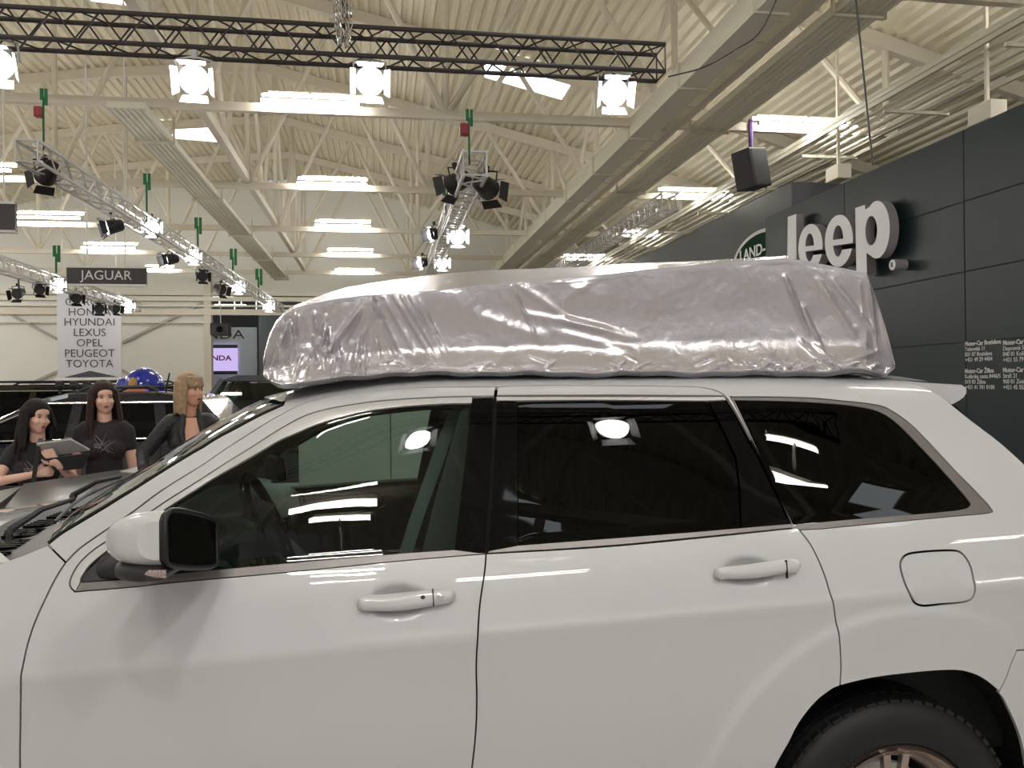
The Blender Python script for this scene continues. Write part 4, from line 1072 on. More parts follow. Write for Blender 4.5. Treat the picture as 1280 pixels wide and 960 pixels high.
for i in range(8):
    y = YC-.7+.2*i; mb = MB()
    for k in range(5): mb.box((-1.06-.06*(1-((y-YC)/.9)**2)+.0*k, y+.03*k, 1.228), (.12, .008, .012))
    mb.box((-1.06-.06*(1-((y-YC)/.9)**2), y+.06, 1.226), (.012, .14, .01)); o = mb.build('cowl_grille', gloss_b, None); adopt(o, car)
# two wipers
def onw(w, t_):
    i = min(len(E3)-1, max(0, int(t_*(len(E3)-1)))); return wsurf(w, i, .016)
for k, (piv, w0, w1, t0, t1) in enumerate((((-1.03, 2.55, 1.262), -.86, -.25, .035, .05), ((-1.10, 3.25, 1.275), -.28, .42, .045, .10))):
    pv = Vector(piv)
    W_ = empty('wiper', pv, None, None); W_.parent = car; W_.matrix_parent_inverse = world_inv(car)
    a = onw(w0, t0)+Vector((-.0, 0, .012)); b = onw(w1, t1)+Vector((0, 0, .012)); m_ = a.lerp(b, .5)+Vector((0, 0, .02))
    mb = MB(); mb.tube([pv, pv+Vector((0, 0, .03)), pv.lerp(m_, .5)+Vector((0, 0, .03)), m_], [.012, .011, .008, .006], 8); o = mb.build('arm', plast, W_, smooth=50)
    mb = MB(); mb.tube(catmull([a, a.lerp(m_, .5)+Vector((0, 0, -.004)), m_+Vector((0, 0, -.012)), m_.lerp(b, .5)+Vector((0, 0, -.006)), b], 4), [.005]*17, 6); o = mb.build('blade', rubber, W_, smooth=50)
    mb = MB(); mb.lathe([(.001, .014), (.012, .012), (.015, 0)], c=pv+Vector((0, 0, .02)), n=14); o = mb.build('pivot_cap', plast, W_, smooth=50)

# spoiler
def cadd(mb, nm, ma, par=None, **k):
    o = mb.build(nm, ma, None, **k); adopt(o, par or car); return o
yn = 2.50
sp = [onY(1120, 474, yn), onY(1150, 477.5, yn), onY(1203, 480.5, yn), onY(1209, 484.5, yn), onY(1209.5, 491, yn), onY(1206, 497, yn), onY(1200, 501.5, yn), onY(1190, 507, yn), onY(1165, 500, yn)]
mb = MB(); n = len(sp); cols = [(yn+.035, .93), (yn+.008, .985), (yn, 1.0), (2*YC-yn, 1.0), (2*YC-yn-.03, .93)]
cx_ = sum(sp, Vector())/n
vs = []; ys_ = [(yn-.004, .90), (yn+.003, .97), (yn+.02, 1.0), (2*YC-yn-.02, 1.0), (2*YC-yn+.0, .93)]
for y, k_ in ys_: vs += [Vector((cx_.x+(p.x-cx_.x)*k_, y, cx_.z+(p.z-cx_.z)*k_)) for p in sp]
fs = [tuple(range(n)), tuple(4*n+i for i in range(n))[::-1]]
for r_ in range(4): fs += [(r_*n+i, r_*n+(i+1) % n, (r_+1)*n+(i+1) % n, (r_+1)*n+i) for i in range(n)]
mb.add(vs, fs); cadd(mb, 'spoiler', paint, smooth=35)
# tail
def tail(nm, ma, z0, z1, yi, offx=0):
    rows = []
    for i in range(7):
        z = z0+(z1-z0)*i/6
        # rear edge X for the height
        X = float(np.interp(z, [.4, .9, 1.05, 1.28, 1.42, 1.62], [2.32, 2.30, 2.24, 2.10, 1.94, 1.78]))
        y = float(surf(X, s_of(X, z))[0])+yi
        rows.append([Vector((X+offx+.02*(1-w*w), YC+w*(YC-y), z)) for w in [-1+2*j/12 for j in range(13)]])
    mb = MB(); mb.grid(rows); return cadd(mb, nm, ma, smooth=60)
tail('tailgate', paint, .86, 1.27, .0); tail('tailgate_window', glass_r, 1.27, 1.61, .02); tail('rear_bumper', paint, .42, .86, -.0, .01)
for y in (2.42, 2*YC-2.42):
    mb = MB(); mb.box((2.335, y, 1.02), (.05, .34, .16)); cadd(mb, 'tail_lamp', mat('lamp_red', (.35, .01, .01), .15, coat=1), bevel=.02)
mb = MB(); 
front = [(-2.36, .97), (-2.40, .8), (-2.41, .6), (-2.36, .42)]
mb.grid([[Vector((x+.14*w*w, YC+w*(.80), z)) for w in [-1+2*j/12 for j in range(13)]] for x, z in front]); cadd(mb, 'front_bumper', paint, smooth=60)
mb = MB()
for i in range(7): mb.box((-2.40, YC-.36+.12*i, .88), (.03, .085, .13))
cadd(mb, 'grille', gloss_b, bevel=.01)
# wheels
def wheel(xw, far):
    y0 = 2.205; sgn = 1
    wt = empty('wheel', (xw, y0, .385), None, None); wt.parent = car; wt.matrix_parent_inverse = world_inv(car)
    yy = lambda q: (2*YC-(y0+q)) if far else y0+q
    def lt(prof, nm, ma, n=64, **k):
        mb = MB(); mb.lathe([(r_, yy(q)) for r_, q in prof], c=(xw, 0, .385), n=n, axis='y', cap=False); return mb.build(nm, ma, wt, smooth=35)
    lt([(.252, .02), (.262, .004), (.30, -.004), (.345, .002), (.368, .016), (.380, .035), (.386, .07), (.386, .20), (.376, .245), (.34, .262), (.26, .25)], 'tire', rubber)
    mb = MB()
    for k in range(64):
        a = 2*math.pi*k/64; ca, sa = math.cos(a), math.sin(a)
        Mq = Matrix.Rotation(-a, 3, 'Y')
        for q, wdt in ((.030, .022), (.09, .04), (.15, .04)):
            rq = .3765 if q < .05 else .3825
            mb.box(Vector((xw+rq*ca, yy(q), .385+rq*sa)), (.010, wdt, .026), Mq)
    mb.build('tread', rubber, wt)
    lt([(.256, .004), (.256, .016), (.236, .022), (.222, .06), (.215, .16), (.20, .16), (.205, .06), (.225, .018), (.246, .0)], 'rim', rimm)
    for k in range(5):
        for d in (-.13, .13):
            a = R(90+72*k)+d; a2 = R(90+72*k)+d*.6
            p0 = Vector((xw+.055*math.cos(R(90+72*k)+d*2.2), yy(.045), .385+.055*math.sin(R(90+72*k)+d*2.2))); p1 = Vector((xw+.232*math.cos(a), yy(.018), .385+.232*math.sin(a)))
            mb = MB(); mb.beam(p0, p1, .024, .022, (0, 1, 0)); mb.build('spoke', rimm, wt, bevel=.004)
    lt([(.001, .028), (.03, .03), (.06, .04), (.065, .06), (.05, .09)], 'hub', rimm, 24)
    lt([(.04, .10), (.17, .10), (.175, .106), (.17, .125), (.04, .125)], 'brake_disc', alu, 32)
    lt([(.001, .15), (.20, .15), (.20, .16), (.001, .16)], 'brake_shield', seam, 32)
    # liner
    mb = MB(); rows = []
    for q in (0.012, .15, .34):
        rows.append([Vector((xw+.515*math.cos(R(a)), yy(q), .40+.50*math.sin(R(a)))) for a in range(-20, 201, 10)])
    mb.grid(rows); ct = Vector((xw, yy(.34), .40))
    rw = rows[-1]; mb.add([ct]+rw, [(0, i+1, i+2) for i in range(len(rw)-1)]); mb.build('wheel_arch_liner', mat('liner', (.012, .011, .011), .85, bump=.5, bscale=50), wt)
for xw in (XWF, XWR):
    for far in (False, True): wheel(xw, far)
mb = MB(); mb.bbox((-2.0, 2.35, .28), (2.1, 2*YC-2.35, .36)); cadd(mb, 'underbody', plast)

# wing mirror (housing runs from its outer tip towards the door)
mr = empty('wing_mirror', (-.5, 2.0, 1.28), None, None); mr.parent = car; mr.matrix_parent_inverse = world_inv(car)
Y0m, Y1m = 1.86, 2.115
zt0 = onY(200, 632, Y0m+.06).z; zb0 = onY(200, 709, Y0m).z; zlow = onY(190, 727, Y0m).z
zi0 = onY(262, 711, 2.115).z; zi1 = onY(258, 648, 2.115).z
def rearx(y): return onY(207.5, 670, Y0m).x + (y-Y0m)*.17
def msec(y, sc_, depth, n=20, z0=zb0, z1=zt0, pw=2.6):
    """closed section: flat at the back, rounded to the front"""
    k_ = max(0, min(1, (y-Y0m)/(2.115-Y0m))); z0 = z0+(zi0-z0)*k_; z1 = z1+(zi1-z1)*k_
    xr = rearx(y); zc = (z0+z1)/2+0.0; hz = (z1-z0)/2*sc_; out = []
    for i in range(n+1):
        a = -math.pi/2+math.pi*i/n; c_, s_ = math.cos(a), math.sin(a)
        out.append(Vector((xr-depth*abs(c_)**(2/pw), y, zc+hz*math.copysign(abs(s_)**(2/pw), s_))))
    return out
secs = [(1.832, .66, .045), (1.842, .85, .085), (1.862, .96, .116), (1.89, 1.0, .134), (1.94, 1.02, .140), (2.02, 1.0, .125), (2.08, .95, .105), (2.12, .86, .07)]
rows = [msec(y, a, d) for y, a, d in secs]
mb = MB(); mb.grid(rows); mb.add(rows[0], [tuple(range(len(rows[0])))]); mb.add(rows[-1], [tuple(range(len(rows[-1])))[::-1]])
mb.build('cap', paint, mr, smooth=50)
rim_ = [Vector((rearx(y)+.004, y, r_[0].z)) for (y, a, d), r_ in zip(secs, rows)]+[Vector((rearx(y)+.004, y, r_[-1].z)) for (y, a, d), r_ in list(zip(secs, rows))[::-1]]
mb = MB(); mb.tube([q+Vector((.006, 0, 0)) for q in rim_], .006, 8, closed=True); mb.prism([q+Vector((-.006, 0, 0)) for q in rim_], (.010, 0, 0)); mb.build('rear_frame', mat('frame_black', (.008, .008, .009), .5), mr, smooth=50)
gl = [q for q in rim_]; cg = sum(gl, Vector())/len(gl)
mb = MB(); mb.prism([cg+(q-cg)*.90+Vector((.0065, 0, 0)) for q in gl], (.002, 0, 0)); mb.build('mirror_glass', mat('mirror_silver', (.35, .38, .38), .03, 1.0), mr)
rows = []
for y, a, d in [(1.832, .6, .04), (1.845, .8, .08), (1.87, .95, .115), (1.92, 1.0, .138), (2.0, 1.0, .150), (2.08, 1.0, .160), (2.14, .9, .165), (2.175, .7, .16)]:
    xr = rearx(y)+.01; zc = zb0-.016; r_ = []
    for i in range(17):
        an = 2*math.pi*i/16; c_, s_ = math.cos(an), math.sin(an)
        xm = xr-d/2; r_.append(Vector((xm+d/2*math.copysign(abs(c_)**.7, c_)-.002, y, zc+.5*(.012-.0)+.021*a*math.copysign(abs(s_)**.8, s_))))
    rows.append(r_)
mb = MB(); mb.grid(rows); mb.add(rows[0][:-1], [tuple(range(16))]); mb.add(rows[-1][:-1], [tuple(range(16))[::-1]]); mb.build('lower_housing', plast, mr, smooth=50)
rows = []
for k in range(9):
    px = 156+(208-156)*k/8; y = 1.836+.030*(1-k/8)**2+.0
    a = onY(px, 712.5, y-.010); b = onY(px, 722.5, y-.006); rows.append([a, (a+b)/2+Vector((0, -.004, 0)), b])
mb = MB(); mb.grid(rows); mb.build('turn_signal', mat('signal_lens', (.62, .50, .46), .12, .3, var=.45, vscale=160, coat=1, bump=1, bscale=160), mr, smooth=60)
mb = MB(); a_ = P3(*P(130, 715)); mb.tube([a_+Vector((0, .02, 0)), Vector((rearx(2.1)-.11, 2.1, zb0-.008)), Vector((rearx(2.0)-.08, 2.0, zb0-.008))], [.028, .030, .022], 10); mb.build('arm', plast, mr, smooth=60)

# ------------------------------------------------------------ cabin
darkleather = mat('cabin_dark', (.020, .024, .022), .6, var=.15, vscale=20)
cabin2 = mat('cabin_grey', (.05, .06, .055), .7, var=.1, vscale=8)
def ext_profile(pts, y0, y1, nm, ma, par=None, bevel=0):
    mb = MB(); mb.prism([Vector((x, y0, z)) for x, z in pts], (0, y1-y0, 0)); return cadd(mb, nm, ma, par, bevel=bevel)
ext_profile([(-.86, 1.20), (-.72, 1.255), (-.52, 1.262), (-.40, 1.235), (-.34, 1.17), (-.36, 1.05), (-.42, .85), (-.9, .8)], 2.29, 2*YC-2.29, 'dashboard', darkleather, bevel=.02)
ext_profile([(-.55, 1.25), (-.50, 1.315), (-.40, 1.32), (-.345, 1.29), (-.36, 1.22), (-.5, 1.22)], 2.52, 2.96, 'instrument_hood', darkleather, bevel=.02)
ext_profile([(-.345, 1.13), (-.20, .98), (.35, .84), (.35, .6), (-.4, .6)], 3.0, 3.26, 'center_console', darkleather, bevel=.02)
# silver angled trim on the console side
mb = MB(); mb.tube([onY(318, 632, 3.0), onY(274, 652, 2.98), onY(272, 660, 2.98), onY(285, 682, 2.98)], .008, 8); cadd(mb, 'console_trim', mat('satin_light', (.35, .40, .36), .4, .4), smooth=60)
# air vents
mb = MB()
for y in (2.42, 3.04, 3.2, 3.82): mb.box((-.345, y, 1.185), (.02, .12, .06))
cadd(mb, 'air_vent', gloss_b, bevel=.008)
# steering wheel
sc_ = onY(338, 664, 2.74); sw = empty('steering_wheel', sc_, None, None); sw.parent = car; sw.matrix_parent_inverse = world_inv(car)
ax = Vector((1, 0, .42)).normalized(); a1 = Vector((0, 1, 0)); a2 = ax.cross(a1).normalized()
mb = MB(); mb.tube([sc_+(a1*math.cos(t_)+a2*math.sin(t_))*.185 for t_ in [2*math.pi*i/36 for i in range(36)]], .0165, 10, closed=True); mb.build('rim', gloss_b, sw, smooth=60)
mb = MB(); mb.tube([sc_-ax*.09, sc_-ax*.02, sc_+ax*.005], [.05, .075, .06], 16); mb.build('airbag_hub', plast, sw, smooth=50)
for t_ in (0, math.pi, 4.71):
    mb = MB(); mb.beam(sc_-ax*.015, sc_+(a1*math.cos(t_)+a2*math.sin(t_))*.18, .04, .016, ax); mb.build('spoke', plast, sw, bevel=.004)
# far door trim
tp = [(X_, s_of(X_, z_)) for X_, z_ in ((-.62, 1.20), (-.2, 1.235), (.28, 1.262), (.30, .6), (-.6, .6))]
panel('door_trim', [Vector(q) for q in tp], cabin2, car, off=.075, thick=.03, mirror=True, gap=0)
tp = [(X_, s_of(X_, z_)) for X_, z_ in ((-.62, 1.19), (.28, 1.235), (.30, .6), (-.6, .6))]
panel('door_trim', [Vector(q) for q in tp], darkleather, car, off=.075, thick=.03, gap=0)
yt = 2*YC-2.30
mb = MB(); mb.tube(catmull([onY(a, b, yt) for a, b in ((345, 622), (338, 625), (336, 633), (342, 645), (352, 647), (470, 636), (476, 624), (465, 616), (400, 619))], 4, True), .006, 6, closed=True); cadd(mb, 'door_pull_trim', chrome, smooth=60)
q = onY(400, 642, yt-.03); mb = MB(); mb.box(q+Vector((0, 0, -.03)), (.5, .10, .05)); cadd(mb, 'armrest', cabin2, bevel=.02)
# tweeter ring and front speaker corner
q = onY(308, 600, 3.78); mb = MB(); mb.tube([q+Vector((math.cos(t_)*.023, 0, math.sin(t_)*.023)) for t_ in [2*math.pi*i/20 for i in range(20)]], .003, 6, closed=True); cadd(mb, 'tweeter_ring', chrome)
# inner trim around the far windows
shr = inset(dens(w_front, .03), .035)
panel('pillar_trim', [Vector(XZ(-.78, 1.22)), Vector(XZ(-.5, 1.22)), Vector(XZ(.45, 1.25)), Vector((.45, S_ROOF-.02)), Vector((-.22, S_ROOF-.02))]+[WSH[i] for i in range(len(WSH)-1, 0, -4)], darkleather, car, holes=[shr], off=.055, thick=.02, mirror=True, gap=.01)
# rear-view mirror
q = onY(343, 584, 3.02); M_ = Matrix.Rotation(R(18), 3, 'Z') @ Matrix.Rotation(R(-8), 3, 'Y')
mb = MB(); mb.box(q, (.035, .23, .085), M_); cadd(mb, 'rearview_mirror', plast, bevel=.012)
mb = MB(); mb.tube([q, q+Vector((-.07, .05, .07))], .012, 8); cadd(mb, 'mirror_stalk', plast)
# seats
for yc in (2.74, 3.50):
    st = empty('seat', (.35, yc, .5), None, None); st.parent = car; st.matrix_parent_inverse = world_inv(car)
    def sx(pts, w, nm): 
        mb = MB(); mb.prism([Vector((x, yc-w/2, z)) for x, z in pts], (0, w, 0)); return mb.build(nm, darkleather, st, bevel=.03)
    sx([(.0, .58), (.48, .55), (.52, .72), (.02, .76)], .5, 'cushion'); sx([(.44, .66), (.56, .64), (.78, 1.26), (.72, 1.33), (.64, 1.30)], .48, 'backrest'); sx([(.68, 1.34), (.76, 1.33), (.80, 1.5), (.76, 1.53), (.71, 1.5)], .26, 'headrest')
# seat belt and pillar trim by the near window
def ribbon(l, wpx, y, nm, ma, th=.003):
    mb = MB(); rows = []
    for a, b in l: rows.append([onY(a-wpx/2, b, y), onY(a+wpx/2, b, y)])
    mb.grid(rows); o = cadd(mb, nm, ma); return o
ribbon([(569, 515), (552, 560), (536, 605), (520, 650), (506, 694)], 17, 2.47, 'seat_belt', mat('belt_grey', (.16, .20, .18), .7, var=.1, vscale=60))
mb = MB(); mb.prism([onY(a, b, 2.40) for a, b in ((588, 506), (575, 515), (540, 640), (528, 690), (568, 690), (580, 600))], (0, .02, 0)); cadd(mb, 'pillar_trim', mat('pillar_grey', (.07, .09, .08), .7))
mb = MB(); mb.bbox((.75, 2.4, .5), (2.1, 2*YC-2.4, .95)); cadd(mb, 'rear_bench', darkleather, bevel=.05)
for nm in list(bpy.data.objects):
    pass

# ------------------------------------------------------------ silver wrapped load on the roof
cols_ = [  # px of column, bottom y, shoulder y, ridge y
 (329, 470, 452, 448), (336, 476, 424, 420), (345, 482, 405, 403), (356, 485, 393, 391), (368, 486, 385, 383.5), (385, 483, 380.5, 376), (405, 479, 376, 368), (430, 475, 372, 360), (460, 472, 369, 354.5), (490, 470, 366.5, 350), (520, 468, 364.5, 346.5), (560, 466.5, 361, 341.5),
 (600, 467, 357, 338.3), (640, 467.5, 353.6, 336.5), (680, 468, 350, 335.3), (720, 468.3, 347, 334), (760, 468.2, 342.5, 331.5), (800, 468, 337.5, 329), (850, 468, 333, 327.5), (900, 468, 328.5, 325.6), (950, 468, 324.8, 323.6), (985, 467.5, 322.3, 321.6),
 (1010, 467, 327, 326), (1040, 467, 332.5, 331.5), (1065, 467, 337.5, 336.5), (1083, 467.5, 341, 340), (1095, 469.5, 372, 371), (1107, 471, 408, 407), (1119, 461, 455, 454)]
def colat(px):
    for a, b in zip(cols_, cols_[1:]):
        if px <= b[0]: 
            t_ = (px-a[0])/(b[0]-a[0]); return [a[k]+(b[k]-a[k])*t_ for k in range(4)]
    return list(cols_[-1])
CRE = []    # creases on the near face: x0,y0,x1,y1,width px,height m
rnd = random.Random(11)
def cre(x0, y0, x1, y1, w, h): CRE.append((x0, y0, x1, y1, w, h))
for i, (bx, by) in enumerate(((418, 468), (428, 470), (440, 466), (452, 471), (463, 470), (476, 462), (490, 464), (505, 462), (398, 455), (408, 440))): cre(462, 371, bx, by, 4.2+.6*(i % 3), .011+.004*(i % 2))
for x0, x1, h in ((492, 540, .010), (502, 548, .013), (512, 553, .012), (520, 560, .008), (478, 522, .007)): cre(x0, 369, x1, 446, 3.6, h)
for i in range(44):
    x = rnd.uniform(338, 458); y = rnd.uniform(388, 445); cre(x, y, x+rnd.uniform(-12, 6), y+rnd.uniform(18, 48), rnd.uniform(1.6, 3.4), rnd.uniform(.006, .014))
for x0, y0, x1, y1, w, h in ((640, 357, 675, 432, 2.5, .006), (600, 395, 690, 425, 9, .010), (655, 392, 760, 412, 6, .010), (700, 398, 800, 425, 6, .010), (690, 412, 790, 440, 7, .008), (740, 350, 700, 380, 8, .006), (700, 352, 760, 372, 9, .006), (640, 350, 720, 405, 6, .008), (560, 372, 640, 430, 14, .006),
    (981, 346, 1011, 416, 3.4, .016), (1004, 385, 1030, 440, 3, .009), (1022, 350, 1075, 430, 5, .010), (1040, 350, 1098, 418, 4.5, .012), (1085, 345, 1098, 440, 3.5, .012), (1075, 352, 1080, 405, 2.4, .005), (1000, 425, 1040, 464, 3, .009), (1020, 432, 1056, 464, 3, .008), (1050, 455, 1106, 436, 3, .009)): cre(x0, y0, x1, y1, w, h)
for i in range(46):   # gathers along the lower hem
    x = rnd.uniform(480, 1080) if i < 22 else rnd.uniform(910, 1100); y = 448+rnd.uniform(-4, 8); L_ = rnd.uniform(12, 38)
    cre(x, y, x+L_*rnd.choice((-1, 1)), y+rnd.uniform(4, 14), rnd.uniform(1.8, 3.4), rnd.uniform(.004, .010))
CA = np.array(CRE)
def disp(px, py):
    a = CA[:, 0:2]; b = CA[:, 2:4]; ab = b-a; q = np.array([px, py])-a
    t_ = np.clip((q*ab).sum(1)/(ab*ab).sum(1), 0, 1); d = np.sqrt(((q-ab*t_[:, None])**2).sum(1))
    taper = np.sin(np.pi*np.clip(t_*.9+.08, 0, 1))**.6
    w = CA[:, 4]*.85
    v = (CA[:, 5]*taper*np.exp(-(d/w)**2)).sum()
    return min(v, .03)
NXc, NF, NT = 560, 96, 10
rows = []
for i in range(NXc+1):
    px = 329+(1119-329)*i/NXc
    _, yb_, ys_, yr_ = colat(px)
    yb_ += 1.2*math.sin(px*.045)+.8*math.sin(px*.11+1)+2.2*smooth(470, 520, px)*(1-smooth(1030, 1080, px))
    t_e = max(0, 1-(px-329)/60); t_r = max(0, (px-1083)/36)
    Yn = 2.44+.10*t_e**2+.04*t_r
    r_ = []
    # under hem
    pb = onY(px, yb_, Yn+.02)
    r_.append(pb+Vector((0, .10, .012))); r_.append(pb+Vector((0, .03, -.002)))
    for j in range(NF+1):
        v = j/NF; py = yb_+(ys_-yb_)*v
        Y = Yn + .055*smooth(0, .34, v) - .022*smooth(.45, 1, v)
        Y += .03*smooth(.0, .05, .05-v)        # hem turns under
        n1 = noise.noise(Vector((px*.02, py*.03, 0)))*.004 + noise.noise(Vector((px*.12, py*.10, 3)))*.0022*(1.8 if px < 480 else .5)
        Y -= disp(px, py)*(1.0 if v < .97 else .4) + n1*(1 if v < .95 else .3)
        # gathered roll along the hem
        Y -= .013*math.exp(-((v-.055)/.035)**2)*(.7+.3*math.sin(px*.19+2*math.sin(px*.03)))
        r_.append(onY(px, py, Y))
    psh = r_[-1]
    pr = onY(px, yr_, 2.44+.08+.30)
    if px > 985: pr = Vector((psh.x+.0, 2.9, psh.z+.004))
    half = [psh.lerp(pr, k/NT)+Vector((0, 0, .006*math.sin(math.pi*k/NT)+.002*noise.noise(Vector((px*.05, k*.5, 9))))) for k in range(1, NT+1)]
    r_ += half
    top_n = len(r_)
    mirrored = [Vector((q.x, 2*YC-q.y, q.z)) for q in (half[::-1]+[psh]+r_[2:-NT-1:6][::-1])]
    r_ += mirrored
    rows.append(r_)
nmin = min(len(r_) for r_ in rows); rows = [r_[:nmin] for r_ in rows]
mb = MB(); mb.grid(rows)
nR = len(rows[0]); n0 = len(mb.v)
for rr_ in (rows[0], rows[-1]):
    c_ = sum(rr_, Vector())/len(rr_); mb.add([c_]+rr_, [(0, i+1, i+2) for i in range(len(rr_)-1)])
silv = bpy.data.materials.new('silver_cloth'); silv.use_nodes = True; MATS['silver_cloth'] = silv
nt = silv.node_tree; b_ = nt.nodes['Principled BSDF']; b_.inputs['Base Color'].default_value = (.64, .62, .65, 1); b_.inputs['Metallic'].default_value = .72; b_.inputs['Roughness'].default_value = .25
tc = nt.nodes.new('ShaderNodeTexCoord'); n1 = nt.nodes.new('ShaderNodeTexNoise'); n1.inputs['Scale'].default_value = 34; n1.inputs['Detail'].default_value = 6; n1.inputs['Distortion'].default_value = .8
n2 = nt.nodes.new('ShaderNodeTexNoise'); n2.inputs['Scale'].default_value = 260; n2.inputs['Detail'].default_value = 2
ad = nt.nodes.new('ShaderNodeMath'); ad.operation = 'MULTIPLY_ADD'; ad.inputs[1].default_value = .18
bp = nt.nodes.new('ShaderNodeBump'); bp.inputs['Strength'].default_value = .22; bp.inputs['Distance'].default_value = .012
nt.links.new(tc.outputs['Object'], n1.inputs['Vector']); nt.links.new(tc.outputs['Object'], n2.inputs['Vector']); nt.links.new(n2.outputs['Fac'], ad.inputs[0]); nt.links.new(n1.outputs['Fac'], ad.inputs[2]); nt.links.new(ad.outputs[0], bp.inputs['Height']); nt.links.new(bp.outputs[0], b_.inputs['Normal'])
o = mb.build('roof_cover', silv, None, smooth=28)
tag(o, 'crinkled silver cloth cover wrapped round a long box on the white roof', 'cover')
# rails the load stands on
for y in (2.62, 2*YC-2.62):
    mb = MB(); mb.tube([(.0, y, 1.735), (.1, y, 1.765), (1.3, y, 1.765), (1.42, y, 1.735)], .014, 8); cadd(mb, 'roof_rail', alu, smooth=50)
# ------------------------------------------------------------ people
skinm = mat('skin', (.76, .46, .36), .5, var=.06, vscale=10)
skinp = mat('skin_tan', (.70, .37, .26), .5, var=.06, vscale=10)
shirtm = mat('tshirt_charcoal', (.024, .019, .022), .9, var=.2, vscale=12, bump=.3, bscale=60)
jeansm = mat('jeans_navy', (.012, .014, .03), .8, var=.2, vscale=20)
hairb = mat('hair_black', (.010, .007, .006), .6, var=.3, vscale=30, spec=.22)
hairbr = mat('hair_brown', (.028, .014, .010), .6, var=.3, vscale=30, spec=.22)
hairbl = mat('hair_blonde', (.33, .225, .14), .55, var=.5, vscale=40, spec=.22)
jackm = mat('jacket_black', (.009, .009, .012), .55, var=.3, vscale=15, bump=.5, bscale=45)
lipm = mat('lips', (.30, .05, .05), .4); eyew = mat('eye_white', (.6, .58, .55), .3); eyed = mat('eye_dark', (.02, .012, .01), .2); browm = mat('brow', (.04, .022, .016), .7)
def blob(parts, name, ma, parent, vox=.008, smoothn=3, M=None):
    """parts: ('e',center,(rx,ry,rz),rot?) or ('c',p0,p1,r0,r1) -> one continuous skin"""
    bm = bmesh.new()
    for q in parts:
        if q[0] == 'e':
            T = Matrix.Translation(Vector(q[1])) @ (q[3].to_4x4() if len(q) > 3 else Matrix.Identity(4)) @ Matrix.Diagonal((*q[2], 1))
            bmesh.ops.create_uvsphere(bm, u_segments=20, v_segments=12, radius=1, matrix=T)
        else:
            p0, p1 = Vector(q[1]), Vector(q[2]); r0, r1 = q[3], q[4]; d = p1-p0; L = d.length
            Q = d.to_track_quat('Z', 'Y').to_matrix().to_4x4()
            bmesh.ops.create_cone(bm, cap_ends=True, segments=16, radius1=r0, radius2=r1, depth=L, matrix=Matrix.Translation((p0+p1)/2) @ Q)
            bmesh.ops.create_uvsphere(bm, u_segments=14, v_segments=8, radius=r0, matrix=Matrix.Translation(p0))
            bmesh.ops.create_uvsphere(bm, u_segments=14, v_segments=8, radius=r1, matrix=Matrix.Translation(p1))
    me = bpy.data.meshes.new(name+'_raw'); bm.to_mesh(me); bm.free()
    tmp = bpy.data.objects.new(name+'_tmp', me); COL.objects.link(tmp)
    r = tmp.modifiers.new('r', 'REMESH'); r.mode = 'VOXEL'; r.voxel_size = vox
    if smoothn: s_ = tmp.modifiers.new('s', 'SMOOTH'); s_.iterations = smoothn; s_.factor = .5
    bpy.context.view_layer.update(); dg = bpy.context.evaluated_depsgraph_get()
    m2 = bpy.data.meshes.new_from_object(tmp.evaluated_get(dg)); bpy.data.objects.remove(tmp)
    m2.materials.clear(); m2.materials.append(ma); m2.shade_smooth()
    o = bpy.data.objects.new(name, m2); COL.objects.link(o); o.parent = parent
    return o
def hand(w, dr, side, palmn, curl=.5):
    """w wrist, dr direction, side = thumb direction, palmn = palm normal"""
    w, dr, side, palmn = Vector(w), Vector(dr).normalized(), Vector(side).normalized(), Vector(palmn).normalized()
    out = [('c', w, w+dr*.035, .024, .026), ('c', w+dr*.03+side*.018, w+dr*.085+side*.024, .018, .014), ('c', w+dr*.03-side*.012, w+dr*.085-side*.018, .018, .014), ('c', w+dr*.04, w+dr*.088, .018, .014)]
    for k, (o, l) in enumerate(((.030, .070), (.010, .078), (-.010, .072), (-.029, .058))):
        p = w+dr*.088+side*o; a = curl
        d1 = (dr*math.cos(a*.6)+palmn*math.sin(a*.6)+side*o*1.6).normalized(); d2 = (dr*math.cos(a*1.5)+palmn*math.sin(a*1.5)).normalized()
        q1 = p+d1*l*.5; q2 = q1+d2*l*.5
        out += [('c', p, q1, .0095, .0088), ('c', q1, q2, .0088, .0072)]
    p = w+dr*.03+side*.03; q1 = p+(dr*.6+side*.7+palmn*.3).normalized()*.038; q2 = q1+(dr*.9+side*.25+palmn*.3).normalized()*.032
    out += [('c', w+dr*.02+side*.01, p, .018, .014), ('c', p, q1, .0125, .011), ('c', q1, q2, .011, .009)]
    return out
def head_parts(h, yaw, pitch, roll=0):
    """h = head centre (eye height); returns skin parts and a mapping for features"""
    Q = Matrix.Rotation(yaw, 3, 'Z') @ Matrix.Rotation(pitch, 3, 'X') @ Matrix.Rotation(roll, 3, 'Y'); h = Vector(h)
    f = lambda x, y, z: h+Q@Vector((x, y, z))
    P = [('e', f(0, .015, .03), (.072, .088, .085), Q), ('e', f(0, -.018, -.035), (.060, .066, .082), Q), ('e', f(0, -.038, -.085), (.034, .036, .030), Q), ('e', f(0, -.035, .035), (.058, .05, .05), Q),
         ('c', f(0, -.080, -.002), f(0, -.091, -.034), .007, .0095), ('e', f(0, -.086, -.037), (.014, .010, .007), Q),
         ('e', f(.034, -.058, -.03), (.024, .026, .022), Q), ('e', f(-.034, -.058, -.03), (.024, .026, .022), Q),
         ('e', f(.072, .012, -.012), (.008, .018, .028), Q), ('e', f(-.072, .012, -.012), (.008, .018, .028), Q),
         ('e', f(0, -.079, -.062), (.020, .010, .010), Q)]
    return P, f, Q
